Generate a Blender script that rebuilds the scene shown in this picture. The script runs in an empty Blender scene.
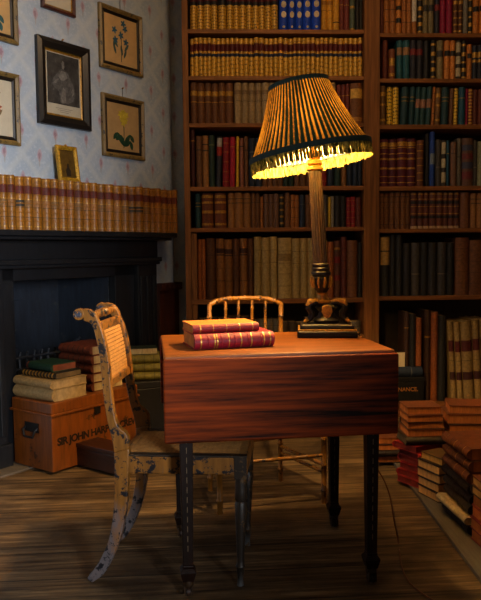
import bpy, math, random
from mathutils import Vector, Matrix
R = random.Random(7)
S = bpy.context.scene
COL = S.collection
PI = math.pi
rad = math.radians

# ------------------------------------------------------------------ camera
F, YAW, ROL, EYE = 700.0, rad(2.5), rad(.6), 1.04
PIT = math.atan(50 / F)
fw = Vector((math.sin(YAW) * math.cos(PIT), math.cos(YAW) * math.cos(PIT), -math.sin(PIT)))
r0 = Vector((math.cos(YAW), -math.sin(YAW), 0)); u0 = r0.cross(fw)
rt = r0 * math.cos(ROL) - u0 * math.sin(ROL); up = u0 * math.cos(ROL) + r0 * math.sin(ROL)
CAM = Vector((0, 0, EYE))
cd = bpy.data.cameras.new('camera'); cam = bpy.data.objects.new('camera', cd); COL.objects.link(cam)
cd.sensor_fit = 'VERTICAL'; cd.sensor_height = 36; cd.lens = 36 * F / 600
cd.clip_start = .05; cd.clip_end = 50
cam.matrix_world = Matrix(((rt.x, up.x, -fw.x, 0), (rt.y, up.y, -fw.y, 0), (rt.z, up.z, -fw.z, EYE), (0, 0, 0, 1)))
S.camera = cam

def ray(px, py): return fw + rt * ((px - 240.5) / F) + up * ((300 - py) / F)
def atY(px, py, Y):
    d = ray(px, py); return CAM + d * (Y / d.y)
def atz(px, py, z):
    d = ray(px, py); return CAM + d * ((z - EYE) / d.z)
def atplane(px, py, o, n):
    d = ray(px, py); return CAM + d * ((o - CAM).dot(n) / d.dot(n))

# ------------------------------------------------------------------ materials
def lin(c):
    return tuple(((v / 255) / 12.92 if v / 255 <= .04045 else ((v / 255 + .055) / 1.055) ** 2.4) for v in c)
MATS = {}
def newmat(name):
    m = bpy.data.materials.new(name); m.use_nodes = True
    nt = m.node_tree; b = nt.nodes['Principled BSDF']
    return m, nt, b
def N(nt, t, **k):
    n = nt.nodes.new(t)
    for a, v in k.items():
        if a.startswith('i_'):
            key = a[2:]
            n.inputs[int(key) if key.isdigit() else key.replace('_', ' ')].default_value = v
        else: setattr(n, a, v)
    return n
def ramp(nt, fac, stops, interp='LINEAR'):
    n = nt.nodes.new('ShaderNodeValToRGB'); n.color_ramp.interpolation = interp
    e = n.color_ramp.elements
    while len(e) < len(stops): e.new(.5)
    for i, (p, c) in enumerate(stops): e[i].position = p; e[i].color = (*c[:3], 1)
    nt.links.new(fac, n.inputs[0]); return n.outputs[0]
def mixc(nt, fac, a, b, blend='MIX'):
    n = nt.nodes.new('ShaderNodeMix'); n.data_type = 'RGBA'; n.blend_type = blend
    for sock, v in ((n.inputs['Factor'], fac), (n.inputs[6], a), (n.inputs[7], b)):
        if hasattr(v, 'is_output'): nt.links.new(v, sock)
        elif isinstance(v, (int, float)): sock.default_value = v
        else: sock.default_value = (*v[:3], 1)
    return n.outputs[2]
def mth(nt, op, a, b=None, c=None):
    n = nt.nodes.new('ShaderNodeMath'); n.operation = op
    for i, v in enumerate((a, b, c)):
        if v is None: continue
        if hasattr(v, 'is_output'): nt.links.new(v, n.inputs[i])
        else: n.inputs[i].default_value = v
    return n.outputs[0]
def objco(nt, scale=(1, 1, 1)):
    tc = nt.nodes.new('ShaderNodeTexCoord'); mp = nt.nodes.new('ShaderNodeMapping')
    mp.inputs['Scale'].default_value = scale
    nt.links.new(tc.outputs['Object'], mp.inputs[0]); return mp.outputs[0]
def noise(nt, co, scale, detail=4, rough=.6):
    n = N(nt, 'ShaderNodeTexNoise'); n.inputs['Scale'].default_value = scale
    n.inputs['Detail'].default_value = detail; n.inputs['Roughness'].default_value = rough
    nt.links.new(co, n.inputs['Vector']); return n.outputs[0]
def bump(nt, b, h, strength=.3, dist=.01):
    n = N(nt, 'ShaderNodeBump'); n.inputs['Strength'].default_value = strength; n.inputs['Distance'].default_value = dist
    nt.links.new(h, n.inputs['Height']); nt.links.new(n.outputs[0], b.inputs['Normal'])

def cloth(rgb, rough=.6, var=.35, scale=60, metal=0, spec=.35):
    """mottled leather / cloth / paint of one colour"""
    key = ('c', rgb, rough, var, scale, metal)
    if key in MATS: return MATS[key]
    m, nt, b = newmat('coloured_%d_%d_%d' % rgb)
    c = lin(rgb)
    oi = N(nt, 'ShaderNodeObjectInfo')
    n1 = noise(nt, objco(nt), scale, 4, .7)
    dark = tuple(v * (1 - var) for v in c); light = tuple(min(1, v * (1 + var)) for v in c)
    col = ramp(nt, n1, [(.3, dark), (.7, light)])
    hv = N(nt, 'ShaderNodeHueSaturation')
    nt.links.new(mth(nt, 'MULTIPLY_ADD', oi.outputs['Random'], .3, .85), hv.inputs['Value'])
    nt.links.new(col, hv.inputs['Color']); nt.links.new(hv.outputs[0], b.inputs['Base Color'])
    b.inputs['Roughness'].default_value = rough; b.inputs['Metallic'].default_value = metal
    b.inputs['Specular IOR Level'].default_value = spec
    bump(nt, b, n1, .2, .002)
    MATS[key] = m; return m
def gold(rgb=(190, 140, 45), rough=.38):
    key = ('g', rgb, rough)
    if key in MATS: return MATS[key]
    m, nt, b = newmat('gilding'); c = lin(rgb)
    n1 = noise(nt, objco(nt), 90, 3, .7)
    col = ramp(nt, n1, [(.35, tuple(v * .45 for v in c)), (.6, c)])
    nt.links.new(col, b.inputs['Base Color']); b.inputs['Metallic'].default_value = .35; b.inputs['Roughness'].default_value = rough
    MATS[key] = m; return m
def tooled(base, gilt=(205, 160, 55), amount=.55, rows=14):
    """leather tooled all over with small gilt ornaments in rows"""
    key = ('t', base, gilt, amount, rows)
    if key in MATS: return MATS[key]
    m, nt, b = newmat('gilt_tooled_leather')
    co = objco(nt)
    oi = N(nt, 'ShaderNodeObjectInfo'); rv = N(nt, 'ShaderNodeVectorMath'); rv.operation = 'MULTIPLY_ADD'; rv.inputs[1].default_value = (3, 3, .37)
    nt.links.new(oi.outputs['Random'], rv.inputs[0]); nt.links.new(co, rv.inputs[2]); ro = rv.outputs[0]
    sx = N(nt, 'ShaderNodeSeparateXYZ'); nt.links.new(ro, sx.inputs[0])
    wz = mth(nt, 'SINE', mth(nt, 'MULTIPLY', sx.outputs[2], rows * 2 * PI / .25))
    nn = noise(nt, ro, 150, 2, .6)
    v = mth(nt, 'ADD', mth(nt, 'MULTIPLY', wz, .1), nn)
    col = ramp(nt, v, [(amount - .16, lin(base)), (amount, lin(gilt))])
    nt.links.new(col, b.inputs['Base Color']); b.inputs['Metallic'].default_value = .2
    b.inputs['Roughness'].default_value = .42
    MATS[key] = m; return m
def wood(name, dark, light, scale=(3, 40, 40), rough=.5, det=5, bstr=.15, spec=.5, contrast=(.35, .68)):
    if name in MATS: return MATS[name]
    m, nt, b = newmat(name)
    co = objco(nt, scale)
    n1 = noise(nt, co, 1, det, .65); n2 = noise(nt, objco(nt, tuple(s * .25 for s in scale)), 1, 3, .5)
    f = mth(nt, 'ADD', mth(nt, 'MULTIPLY', n1, .65), mth(nt, 'MULTIPLY', n2, .35))
    col = ramp(nt, f, [(contrast[0], lin(dark)), (contrast[1], lin(light))])
    nt.links.new(col, b.inputs['Base Color']); b.inputs['Roughness'].default_value = rough
    b.inputs['Specular IOR Level'].default_value = spec
    bump(nt, b, n1, bstr, .003)
    MATS[name] = m; return m
def painted(name, paint, under, amount=.55, scale=18, rough=.5, low=None):
    """old paint with chips that show what lies beneath; low = worn colour with the height it reaches"""
    if name in MATS: return MATS[name]
    m, nt, b = newmat(name); co = objco(nt)
    n1 = noise(nt, co, scale, 5, .7); n2 = noise(nt, co, 6, 3, .5); n3 = noise(nt, objco(nt, (60, 60, 8)), 1, 3, .6)
    c = lin(paint)
    pc = ramp(nt, n3, [(.3, tuple(v * .65 for v in c)), (.7, tuple(v * 1.2 for v in c))])
    if low:
        sx = N(nt, 'ShaderNodeSeparateXYZ'); nt.links.new(co, sx.inputs[0])
        h = mth(nt, 'ADD', mth(nt, 'DIVIDE', sx.outputs[2], low[1]), mth(nt, 'MULTIPLY_ADD', mth(nt, 'ADD', mth(nt, 'MULTIPLY', n2, .5), mth(nt, 'MULTIPLY', noise(nt, objco(nt, (40, 40, 9)), 1, 4, .7), .5)), 4.4, -2.2))
        pc = mixc(nt, ramp(nt, h, [(.3, (.78, .78, .78)), (.95, (0, 0, 0))]), pc, lin(low[0]))
    chip = ramp(nt, n1, [(amount, (0, 0, 0)), (amount + .03, (1, 1, 1))])
    col = mixc(nt, chip, pc, lin(under))
    nt.links.new(col, b.inputs['Base Color']); b.inputs['Roughness'].default_value = rough
    bump(nt, b, chip, .3, .001)
    MATS[name] = m; return m
def pages(rgb=(196, 168, 116)):
    key = ('p', rgb)
    if key in MATS: return MATS[key]
    m, nt, b = newmat('page_edges')
    n1 = noise(nt, objco(nt, (500, 25, 25)), 1, 2, .6)
    c = lin(rgb)
    nt.links.new(ramp(nt, n1, [(.3, tuple(v * .55 for v in c)), (.65, c)]), b.inputs['Base Color']); b.inputs['Roughness'].default_value = .9
    MATS[key] = m; return m

# ------------------------------------------------------------------ mesh collector
class MB:
    def __init__(s): s.v = []; s.f = []; s.m = []
    def add(s, vs, fs, mi=0, M=None):
        o = len(s.v)
        s.v += [tuple(M @ Vector(v)) if M else tuple(v) for v in vs]
        for f in fs: s.f.append([o + i for i in f]); s.m.append(mi)
        return s
    def box(s, x0, x1, y0, y1, z0, z1, mi=0, M=None):
        vs = [(x, y, z) for z in (z0, z1) for y in (y0, y1) for x in (x0, x1)]
        return s.add(vs, [(0, 2, 3, 1), (4, 5, 7, 6), (0, 1, 5, 4), (2, 6, 7, 3), (0, 4, 6, 2), (1, 3, 7, 5)], mi, M)
    def frustum(s, a0, b0, z0, a1, b1, z1, cx=0, cy=0, mi=0, M=None, dx=0, dy=0):
        vs = [(cx + i * a0, cy + j * b0, z0) for j in (-1, 1) for i in (-1, 1)] + [(cx + dx + i * a1, cy + dy + j * b1, z1) for j in (-1, 1) for i in (-1, 1)]
        return s.add(vs, [(0, 2, 3, 1), (4, 5, 7, 6), (0, 1, 5, 4), (2, 6, 7, 3), (0, 4, 6, 2), (1, 3, 7, 5)], mi, M)
    def lathe(s, prof, seg=16, mi=0, M=None, cap=True):
        vs = []; fs = []
        for r, z in prof:
            for k in range(seg): a = 2 * PI * k / seg; vs.append((r * math.cos(a), r * math.sin(a), z))
        for i in range(len(prof) - 1):
            for k in range(seg):
                k2 = (k + 1) % seg; fs.append((i * seg + k, i * seg + k2, (i + 1) * seg + k2, (i + 1) * seg + k))
        if cap: fs.append(tuple(range(seg - 1, -1, -1))); fs.append(tuple((len(prof) - 1) * seg + k for k in range(seg)))
        return s.add(vs, fs, mi, M)
    def tube(s, pts, radii, seg=8, mi=0, cap=True, flat=1):
        pts = [Vector(p) for p in pts]
        if isinstance(radii, (int, float)): radii = [radii] * len(pts)
        vs = []; fs = []; prev = None
        for i, p in enumerate(pts):
            t = (pts[min(i + 1, len(pts) - 1)] - pts[max(i - 1, 0)]).normalized()
            if prev is None:
                a = Vector((0, 0, 1)) if abs(t.z) < .9 else Vector((1, 0, 0)); n = t.cross(a).normalized()
            else: n = (prev - t * prev.dot(t)).normalized()
            prev = n; bn = t.cross(n)
            for k in range(seg):
                a = 2 * PI * k / seg; vs.append(p + (n * math.cos(a) + bn * math.sin(a) * flat) * radii[i])
        for i in range(len(pts) - 1):
            for k in range(seg):
                k2 = (k + 1) % seg; fs.append((i * seg + k, i * seg + k2, (i + 1) * seg + k2, (i + 1) * seg + k))
        if cap: fs.append(tuple(range(seg - 1, -1, -1))); fs.append(tuple((len(pts) - 1) * seg + k for k in range(seg)))
        return s.add(vs, fs, mi)
    def strip(s, pairs, y0, y1, mi=0):
        """solid between y0 and y1 whose side outline is a chain of (left, right) points in xz"""
        vs = []; n = len(pairs)
        for y in (y0, y1):
            for a, b in pairs: vs += [(a[0], y, a[1]), (b[0], y, b[1])]
        fs = []; o = 2 * n
        for i in range(n - 1):
            a = 2 * i
            fs += [(a, a + 1, a + 3, a + 2), (o + a, o + a + 2, o + a + 3, o + a + 1), (a, a + 2, o + a + 2, o + a), (a + 1, o + a + 1, o + a + 3, a + 3)]
        fs += [(0, o, o + 1, 1), (2 * n - 2, 2 * n - 1, o + 2 * n - 1, o + 2 * n - 2)]
        return s.add(vs, fs, mi)
    def poly(s, outline, y0, y1, mi=0):
        """xz outline given thickness from y0 to y1"""
        n = len(outline)
        vs = [(x, y0, z) for x, z in outline] + [(x, y1, z) for x, z in outline]
        fs = [tuple(range(n)), tuple(range(2 * n - 1, n - 1, -1))] + [(i, i + n, (i + 1) % n + n, (i + 1) % n) for i in range(n)]
        return s.add(vs, fs, mi)
    def build(s, name, mats, parent=None, loc=(0, 0, 0), rz=0, smooth=False, bevel=0, seg=2):
        me = bpy.data.meshes.new(name); me.from_pydata(s.v, [], s.f)
        if not isinstance(mats, (list, tuple)): mats = [mats]
        for m in mats: me.materials.append(m)
        me.polygons.foreach_set('material_index', s.m)
        import bmesh
        bm = bmesh.new(); bm.from_mesh(me); bmesh.ops.recalc_face_normals(bm, faces=bm.faces); bm.to_mesh(me); bm.free()
        if smooth:
            me.polygons.foreach_set('use_smooth', [True] * len(me.polygons))
            me.set_sharp_from_angle(angle=rad(smooth if smooth is not True else 40))
        me.update()
        o = bpy.data.objects.new(name, me); COL.objects.link(o)
        o.location = loc; o.rotation_euler = (0, 0, rz)
        if parent: o.parent = parent
        if bevel:
            bv = o.modifiers.new('bevel', 'BEVEL'); bv.width = bevel; bv.segments = seg; bv.limit_method = 'ANGLE'; bv.angle_limit = rad(40)
        return o
def tag(o, label=None, cat=None, group=None, kind=None):
    if label: o['label'] = label
    if cat: o['category'] = cat
    if group: o['group'] = group
    if kind: o['kind'] = kind
    return o
def thing(name, loc, rz, label, cat, group=None):
    o = bpy.data.objects.new(name, None); COL.objects.link(o); o.empty_display_size = .1
    o.location = loc; o.rotation_euler = (0, 0, rz); return tag(o, label, cat, group)
def struct(mb, name, mats, **k): return tag(mb.build(name, mats, **k), kind='structure')

ONES = 'zeroth first second third fourth fifth sixth seventh eighth ninth tenth eleventh twelfth thirteenth fourteenth fifteenth sixteenth seventeenth eighteenth nineteenth'.split()
def ordn(n):
    if n < 20: return ONES[n]
    t = {2: ('twentieth', 'twenty'), 3: ('thirtieth', 'thirty'), 4: ('fortieth', 'forty')}[n // 10]
    return t[0] if n % 10 == 0 else t[1] + '-' + ONES[n % 10]
CARD = 'zero one two three four five six seven eight nine ten eleven twelve thirteen fourteen fifteen sixteen seventeen eighteen nineteen'.split()
def card(n):
    if n < 20: return CARD[n]
    t = {2: 'twenty', 3: 'thirty', 4: 'forty'}[n // 10]
    return t if n % 10 == 0 else t + '-' + CARD[n % 10]

# ------------------------------------------------------------------ room shell
YB = 4.2                       # front of the bookcase
YW = 4.52                      # wall behind it
A = rad(38.5)
DW = Vector((math.sin(A), math.cos(A), 0)); NW = Vector((math.cos(A), -math.sin(A), 0)); RW = PI / 2 - A
J0 = atz(8, 468, 0)            # foot of the left jamb
W0 = J0 - NW * .09             # origin on the canted chimney wall
def wall_uz(px, py, w=0):
    p = atplane(px, py, W0 + NW * w, NW) - W0
    return p.dot(DW), p.z
def wp(u, w=0, z=0): return W0 + DW * u + NW * w + Vector((0, 0, z))
U1 = wall_uz(171.5, 150)[0]    # end of the chimney breast
CORN = wp(U1)
XL, XR, YF, HC = -2.3, 2.02, -3.0, 2.98

def floor_mat():
    m, nt, b = newmat('old_floorboards')
    co = objco(nt)
    mp = N(nt, 'ShaderNodeMapping'); mp.inputs['Rotation'].default_value = (0, 0, rad(-2)); nt.links.new(co, mp.inputs[0]); co = mp.outputs[0]
    br = N(nt, 'ShaderNodeTexBrick'); br.offset = .37; br.inputs['Scale'].default_value = 1
    br.inputs['Brick Width'].default_value = 2.6; br.inputs['Row Height'].default_value = .2
    br.inputs['Mortar Size'].default_value = .004; br.inputs['Mortar Smooth'].default_value = .2; br.inputs['Bias'].default_value = 0
    br.inputs['Color1'].default_value = (.0, .0, .0, 1); br.inputs['Color2'].default_value = (1, 1, 1, 1); br.inputs['Mortar'].default_value = (.5, .5, .5, 1)
    nt.links.new(co, br.inputs['Vector'])
    mp2 = N(nt, 'ShaderNodeMapping'); mp2.inputs['Scale'].default_value = (2.6, 46, 30); nt.links.new(co, mp2.inputs[0])
    off = N(nt, 'ShaderNodeVectorMath'); off.operation = 'MULTIPLY_ADD'; off.inputs[1].default_value = (9, 9, 9)
    nt.links.new(br.outputs['Color'], off.inputs[0]); nt.links.new(mp2.outputs[0], off.inputs[2])
    g = noise(nt, off.outputs[0], 1, 6, .7)
    st = noise(nt, co, 3.2, 4, .6)
    col = ramp(nt, g, [(.33, lin((30, 22, 14))), (.47, lin((92, 72, 48))), (.6, lin((126, 102, 70))), (.75, lin((164, 138, 102)))])
    col = mixc(nt, mth(nt, 'MULTIPLY', br.outputs['Color'], .35), col, lin((70, 48, 28)))
    col = mixc(nt, ramp(nt, st, [(.45, (0, 0, 0)), (.66, (.75, .75, .75))]), col, lin((40, 29, 19)))
    s2 = noise(nt, off.outputs[0], .35, 3, .55)
    col = mixc(nt, ramp(nt, s2, [(.5, (0, 0, 0)), (.7, (.6, .6, .6))]), col, lin((60, 42, 24)))
    kn = N(nt, 'ShaderNodeTexVoronoi'); kn.inputs['Scale'].default_value = 2.3; nt.links.new(co, kn.inputs['Vector'])
    col = mixc(nt, ramp(nt, kn.outputs['Distance'], [(.02, (.9, .9, .9)), (.045, (0, 0, 0))]), col, lin((24, 16, 10)))
    col = mixc(nt, mth(nt, 'MULTIPLY', br.outputs['Fac'], .75), col, lin((26, 18, 10)))
    nt.links.new(col, b.inputs['Base Color']); b.inputs['Roughness'].default_value = .62; b.inputs['Specular IOR Level'].default_value = .25
    h = mth(nt, 'SUBTRACT', mth(nt, 'MULTIPLY', g, .5), mth(nt, 'MULTIPLY', br.outputs['Fac'], 1.0))
    bump(nt, b, h, .6, .006)
    return m
def wallpaper_mat():
    m, nt, b = newmat('faded_blue_wallpaper')
    co = objco(nt); sx = N(nt, 'ShaderNodeSeparateXYZ'); nt.links.new(co, sx.inputs[0])
    a, bb = .105, .236
    nz = noise(nt, co, 14, 3, .6)
    ux = mth(nt, 'ADD', sx.outputs[0], mth(nt, 'MULTIPLY_ADD', nz, .012, -.006)); vz = mth(nt, 'ADD', sx.outputs[2], mth(nt, 'MULTIPLY_ADD', nz, .02, -.01))
    def motif(du, dv, ru, rv):
        u = mth(nt, 'ABSOLUTE', mth(nt, 'SUBTRACT', mth(nt, 'MODULO', mth(nt, 'ADD', ux, 20 * a + du), 2 * a), a))
        v = mth(nt, 'SUBTRACT', mth(nt, 'MODULO', mth(nt, 'ADD', vz, 20 * bb + dv), bb), bb / 2)
        av = mth(nt, 'ABSOLUTE', v)
        d = mth(nt, 'POWER', mth(nt, 'ADD', mth(nt, 'POWER', mth(nt, 'DIVIDE', u, ru), 1.5), mth(nt, 'POWER', mth(nt, 'DIVIDE', av, rv), 1.5)), .667)
        e = mth(nt, 'ADD', mth(nt, 'DIVIDE', u, a), mth(nt, 'DIVIDE', av, bb / 2))
        return d, e
    d1, e1 = motif(0, 0, .0165, .034); d2, e2 = motif(a, bb / 2, .0165, .034)
    s1, _ = motif(0, .034, .006, .03); s2, _ = motif(a, bb / 2 + .034, .006, .03)
    d = mth(nt, 'MINIMUM', d1, d2); st = mth(nt, 'MINIMUM', s1, s2)
    lat = mth(nt, 'ABSOLUTE', mth(nt, 'SUBTRACT', e1, 1))
    col = ramp(nt, noise(nt, co, 3, 4, .65), [(.3, lin((150, 164, 182))), (.7, lin((172, 184, 198)))])
    col = mixc(nt, ramp(nt, lat, [(.06, (.55, .55, .55)), (.3, (0, 0, 0))]), col, lin((184, 190, 192)))
    fine = noise(nt, co, 55, 3, .7)
    col = mixc(nt, ramp(nt, fine, [(.52, (0, 0, 0)), (.62, (.5, .5, .5))]), col, lin((184, 194, 206)))
    col = mixc(nt, ramp(nt, d, [(.85, (.75, .75, .75)), (1.05, (0, 0, 0))]), col, lin((170, 146, 156)))
    col = mixc(nt, ramp(nt, mth(nt, 'ADD', d, mth(nt, 'MULTIPLY_ADD', fine, 1.2, -.6)), [(.42, (.8, .8, .8)), (.6, (0, 0, 0))]), col, lin((146, 116, 128)))
    col = mixc(nt, ramp(nt, st, [(.6, (.5, .5, .5)), (1, (0, 0, 0))]), col, lin((150, 140, 130)))
    nt.links.new(col, b.inputs['Base Color']); b.inputs['Roughness'].default_value = .85; b.inputs['Specular IOR Level'].default_value = .15
    bump(nt, b, noise(nt, co, 8, 3, .5), .25, .01)
    return m
M_FLOOR, M_PAPER = floor_mat(), wallpaper_mat()
M_PLASTER = cloth((120, 112, 100), .9, .15, 5)
M_DADO = wood('dado_wood', (48, 22, 14), (88, 42, 26), (30, 30, 3), .5)
struct(MB().box(XL, XR, YF, YW + .1, -.06, 0), 'floor', M_FLOOR)
struct(MB().box(XL, XR, YF, YW + .1, HC, HC + .06), 'ceiling', cloth((226, 220, 206), .9, .05, 5))
UL = -1.6
struct(MB().box(UL, U1, 0, .06, 0, HC), 'wall_left', M_PAPER, loc=W0, rz=RW)
struct(MB().box(0, YW - CORN.y, 0, .05, 0, HC), 'wall_recess', M_PAPER, loc=CORN + Vector((0, .0, 0)), rz=PI / 2)
struct(MB().box(CORN.x - .05, XR, YW, YW + .06, 0, HC), 'wall_back', M_PAPER)
xw = wp(UL)
struct(MB().box(xw.x - .3, xw.x + .02, YF, xw.y + .05, 0, HC), 'wall_side', M_PLASTER)
# right-hand wall with the tall window that lights the room (behind the camera)
WY0, WY1, WZ0, WZ1 = -2.75, -1.85, .9, 2.6
rw = MB(); rw.box(XR, XR + .12, YF, WY0, 0, HC); rw.box(XR, XR + .12, WY1, YW + .1, 0, HC); rw.box(XR, XR + .12, WY0, WY1, 0, WZ0); rw.box(XR, XR + .12, WY0, WY1, WZ1, HC)
struct(rw, 'wall_right', M_PLASTER)
wf = MB()
for y in (WY0 - .05, WY1): wf.box(XR - .02, XR + .03, y, y + .05, WZ0, WZ1)
for z in (WZ0 - .05, WZ1): wf.box(XR - .02, XR + .03, WY0 - .05, WY1 + .05, z, z + .05)
struct(wf, 'window_1', cloth((170, 165, 150), .6, .1, 10))

# dado panelling right of the fireplace
zd = .84
ud = wall_uz(157, 300)[0]
tr = MB(); tr.box(ud, U1 + .02, -.022, 0, 0, zd); tr.box(ud, U1 + .035, -.04, -.018, zd - .045, zd)
for k in range(int((U1 - ud) / .03) + 1): tr.box(ud + k * .03, ud + k * .03 + .016, -.046, -.038, zd - .034, zd - .014)
struct(tr, 'trim_1', M_DADO, loc=W0, rz=RW)
tr = MB(); L2 = YW - CORN.y
tr.box(-.005, L2, -.022, 0, 0, zd); tr.box(-.01, L2, -.04, -.018, zd - .045, zd)
struct(tr, 'trim_2', M_DADO, loc=CORN, rz=PI / 2)

# ------------------------------------------------------------------ bookcase
M_CASE = wood('bookcase_wood', (90, 54, 24), (152, 98, 50), (60, 30, 3), .6, 5, .15, .25)
M_SHELF = wood('shelf_wood', (92, 54, 24), (154, 98, 50), (3, 40, 60), .55, 5, .15, .25)
M_BACK = wood('bookcase_back_wood', (30, 18, 10), (52, 32, 18), (40, 40, 3), .7)
def X(px, py, Y=YB): return atY(px, py, Y).x
XB0 = X(189.5, 150); XP0, XP1 = X(364, 150), X(379.2, 150); XB1 = 1.95
bc = thing('bookcase', ((XB0 + XB1) / 2, YB, 0), 0, 'tall brown wooden bookcase of two bays filled with old books', 'bookcase')
ox = (XB0 + XB1) / 2
def bpart(mb, name, m, bevel=.002): return mb.build(name, m, bc, loc=(-ox, -YB, 0), bevel=bevel)
TOPZ = 2.86; DEP = .27
bpart(MB().box(XB0 - .035, XB0, YB, YB + DEP, 0, TOPZ), 'upright', M_CASE)
bpart(MB().box(XP0, XP1, YB - .012, YB + DEP, 0, TOPZ), 'upright', M_CASE)
bpart(MB().box(XB1, XB1 + .03, YB, YB + DEP, 0, TOPZ), 'upright', M_CASE)
bpart(MB().box(XB0, XB1, YB + DEP, YB + DEP + .015, 0, TOPZ), 'back_panel', M_BACK)
bpart(MB().box(XB0 - .05, XB1 + .05, YB - .05, YB + DEP, TOPZ, TOPZ + .09), 'cornice', M_CASE)
LROWS = [(29.3, 33.5), (75.8, 80), (123, 127), (186.3, 190.5), (227.5, 231.5), (298.8, 303.5)]
ZL = []
for a, b in LROWS:
    za, zb = atY(275, a, YB).z, atY(275, b, YB).z; ZL.append(za)
    bpart(MB().box(XB0, XP0, YB, YB + DEP, zb, za), 'shelf', M_SHELF)
RROWS = [(33, 37), (78.5, 82.5), (124.5, 129), (186, 190.5), (228.5, 232.5), (295.8, 300)]
ZR = []
for a, b in RROWS:
    za, zb = atY(430, a, YB).z, atY(430, b, YB).z; ZR.append(za)
    bpart(MB().box(XP1, XB1, YB, YB + DEP, zb, za), 'shelf', M_SHELF)
ZL.append(.52); bpart(MB().box(XB0, XP0, YB, YB + DEP, .495, .52), 'shelf', M_SHELF)
ZR.append(.095); bpart(MB().box(XB0, XB1, YB, YB + DEP, .07, .095), 'shelf', M_SHELF)
bpart(MB().box(XB0, XB1, YB + .01, YB + .03, 0, .07), 'plinth', M_CASE)
xs = X(193.3, 265); bpart(MB().box(XB0 + .002, X(197, 265), YB + .004, YB + .2, ZL[5], ZL[4] - .03), 'stile', M_CASE)
bpart(MB().box(XB0 + .002, X(197, 265), YB + .004, YB + .2, .52, ZL[5] - .03), 'stile', M_CASE)

# ------------------------------------------------------------------ books
GOLD = 'gold'
def mat_of(c):
    if c == GOLD: return gold()
    if isinstance(c, tuple) and c[0] == 'tool': return tooled(*c[1:])
    if isinstance(c, tuple) and len(c) == 3: return cloth(c)
    return c
def book(name, w, h, d, cover, segs, flat=False, ribs=0, parent=None, pg=(196, 168, 116), yapp=.003, slant=0):
    """thickness w (x), depth d (spine at y=0, facing -y), height h; flat: lies down, long side along x, spine facing -y"""
    mats = [mat_of(cover)]; mb = MB()
    def mi(c):
        m = mat_of(c)
        if m not in mats: mats.append(m)
        return mats.index(m)
    if flat: T = Matrix(((0, 0, 1, -h / 2), (0, 1, 0, -d / 2), (1, 0, 0, w / 2), (0, 0, 0, 1)))
    else: T = Matrix.Identity(4)
    t = min(.003, w * .12); bul = min(.02, w * .4)
    bands = []                                   # (z0, z1, material index, extra bulge)
    z = 0.0
    for a, b, c in sorted(segs):
        if a > z + 1e-4: bands.append((z, a, 0, 0))
        bands.append((a, b, mi(c), .0003)); z = b
    if z < 1 - 1e-4: bands.append((z, 1, 0, 0))
    def ring(zz, e):
        r = []
        for k in range(7):
            s = -1 + k / 3.0
            r.append((s * (w / 2), -(bul * (1 - s * s) ** .85) - e, zz))
        return r
    for a, b, m, e in bands:
        v = ring(a * h, e) + ring(b * h, e)
        mb.add(v, [(k, k + 1, k + 8, k + 7) for k in range(6)], m, T)
    for k in range(ribs):
        zc = h * (k + 1) / (ribs + 1); e = .0016
        v = ring(zc - .0028, .0004) + ring(zc - .0012, e) + ring(zc + .0012, e) + ring(zc + .0028, .0004)
        mb.add(v, [(r * 7 + i, r * 7 + i + 1, r * 7 + i + 8, r * 7 + i + 7) for r in range(3) for i in range(6)], 0, T)
    for zz in (0, h):
        r = ring(zz, 0); mb.add(r, [tuple(range(7))], 0, T)
    mb.box(-w / 2, -w / 2 + t, 0, d, 0, h, 0, T); mb.box(w / 2 - t, w / 2, 0, d, 0, h, 0, T)
    mb.box(-w / 2 + t, w / 2 - t, 0, t, 0, h, 0, T)
    o = mb.build(name, mats, parent, smooth=35)
    p = MB().box(-w / 2 + t, w / 2 - t, t, d - yapp, yapp, h - yapp, 0, T)
    pgm = MATS.get(('pf', pg, flat))
    p.build('pages', pages(pg), o)
    return o

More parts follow.
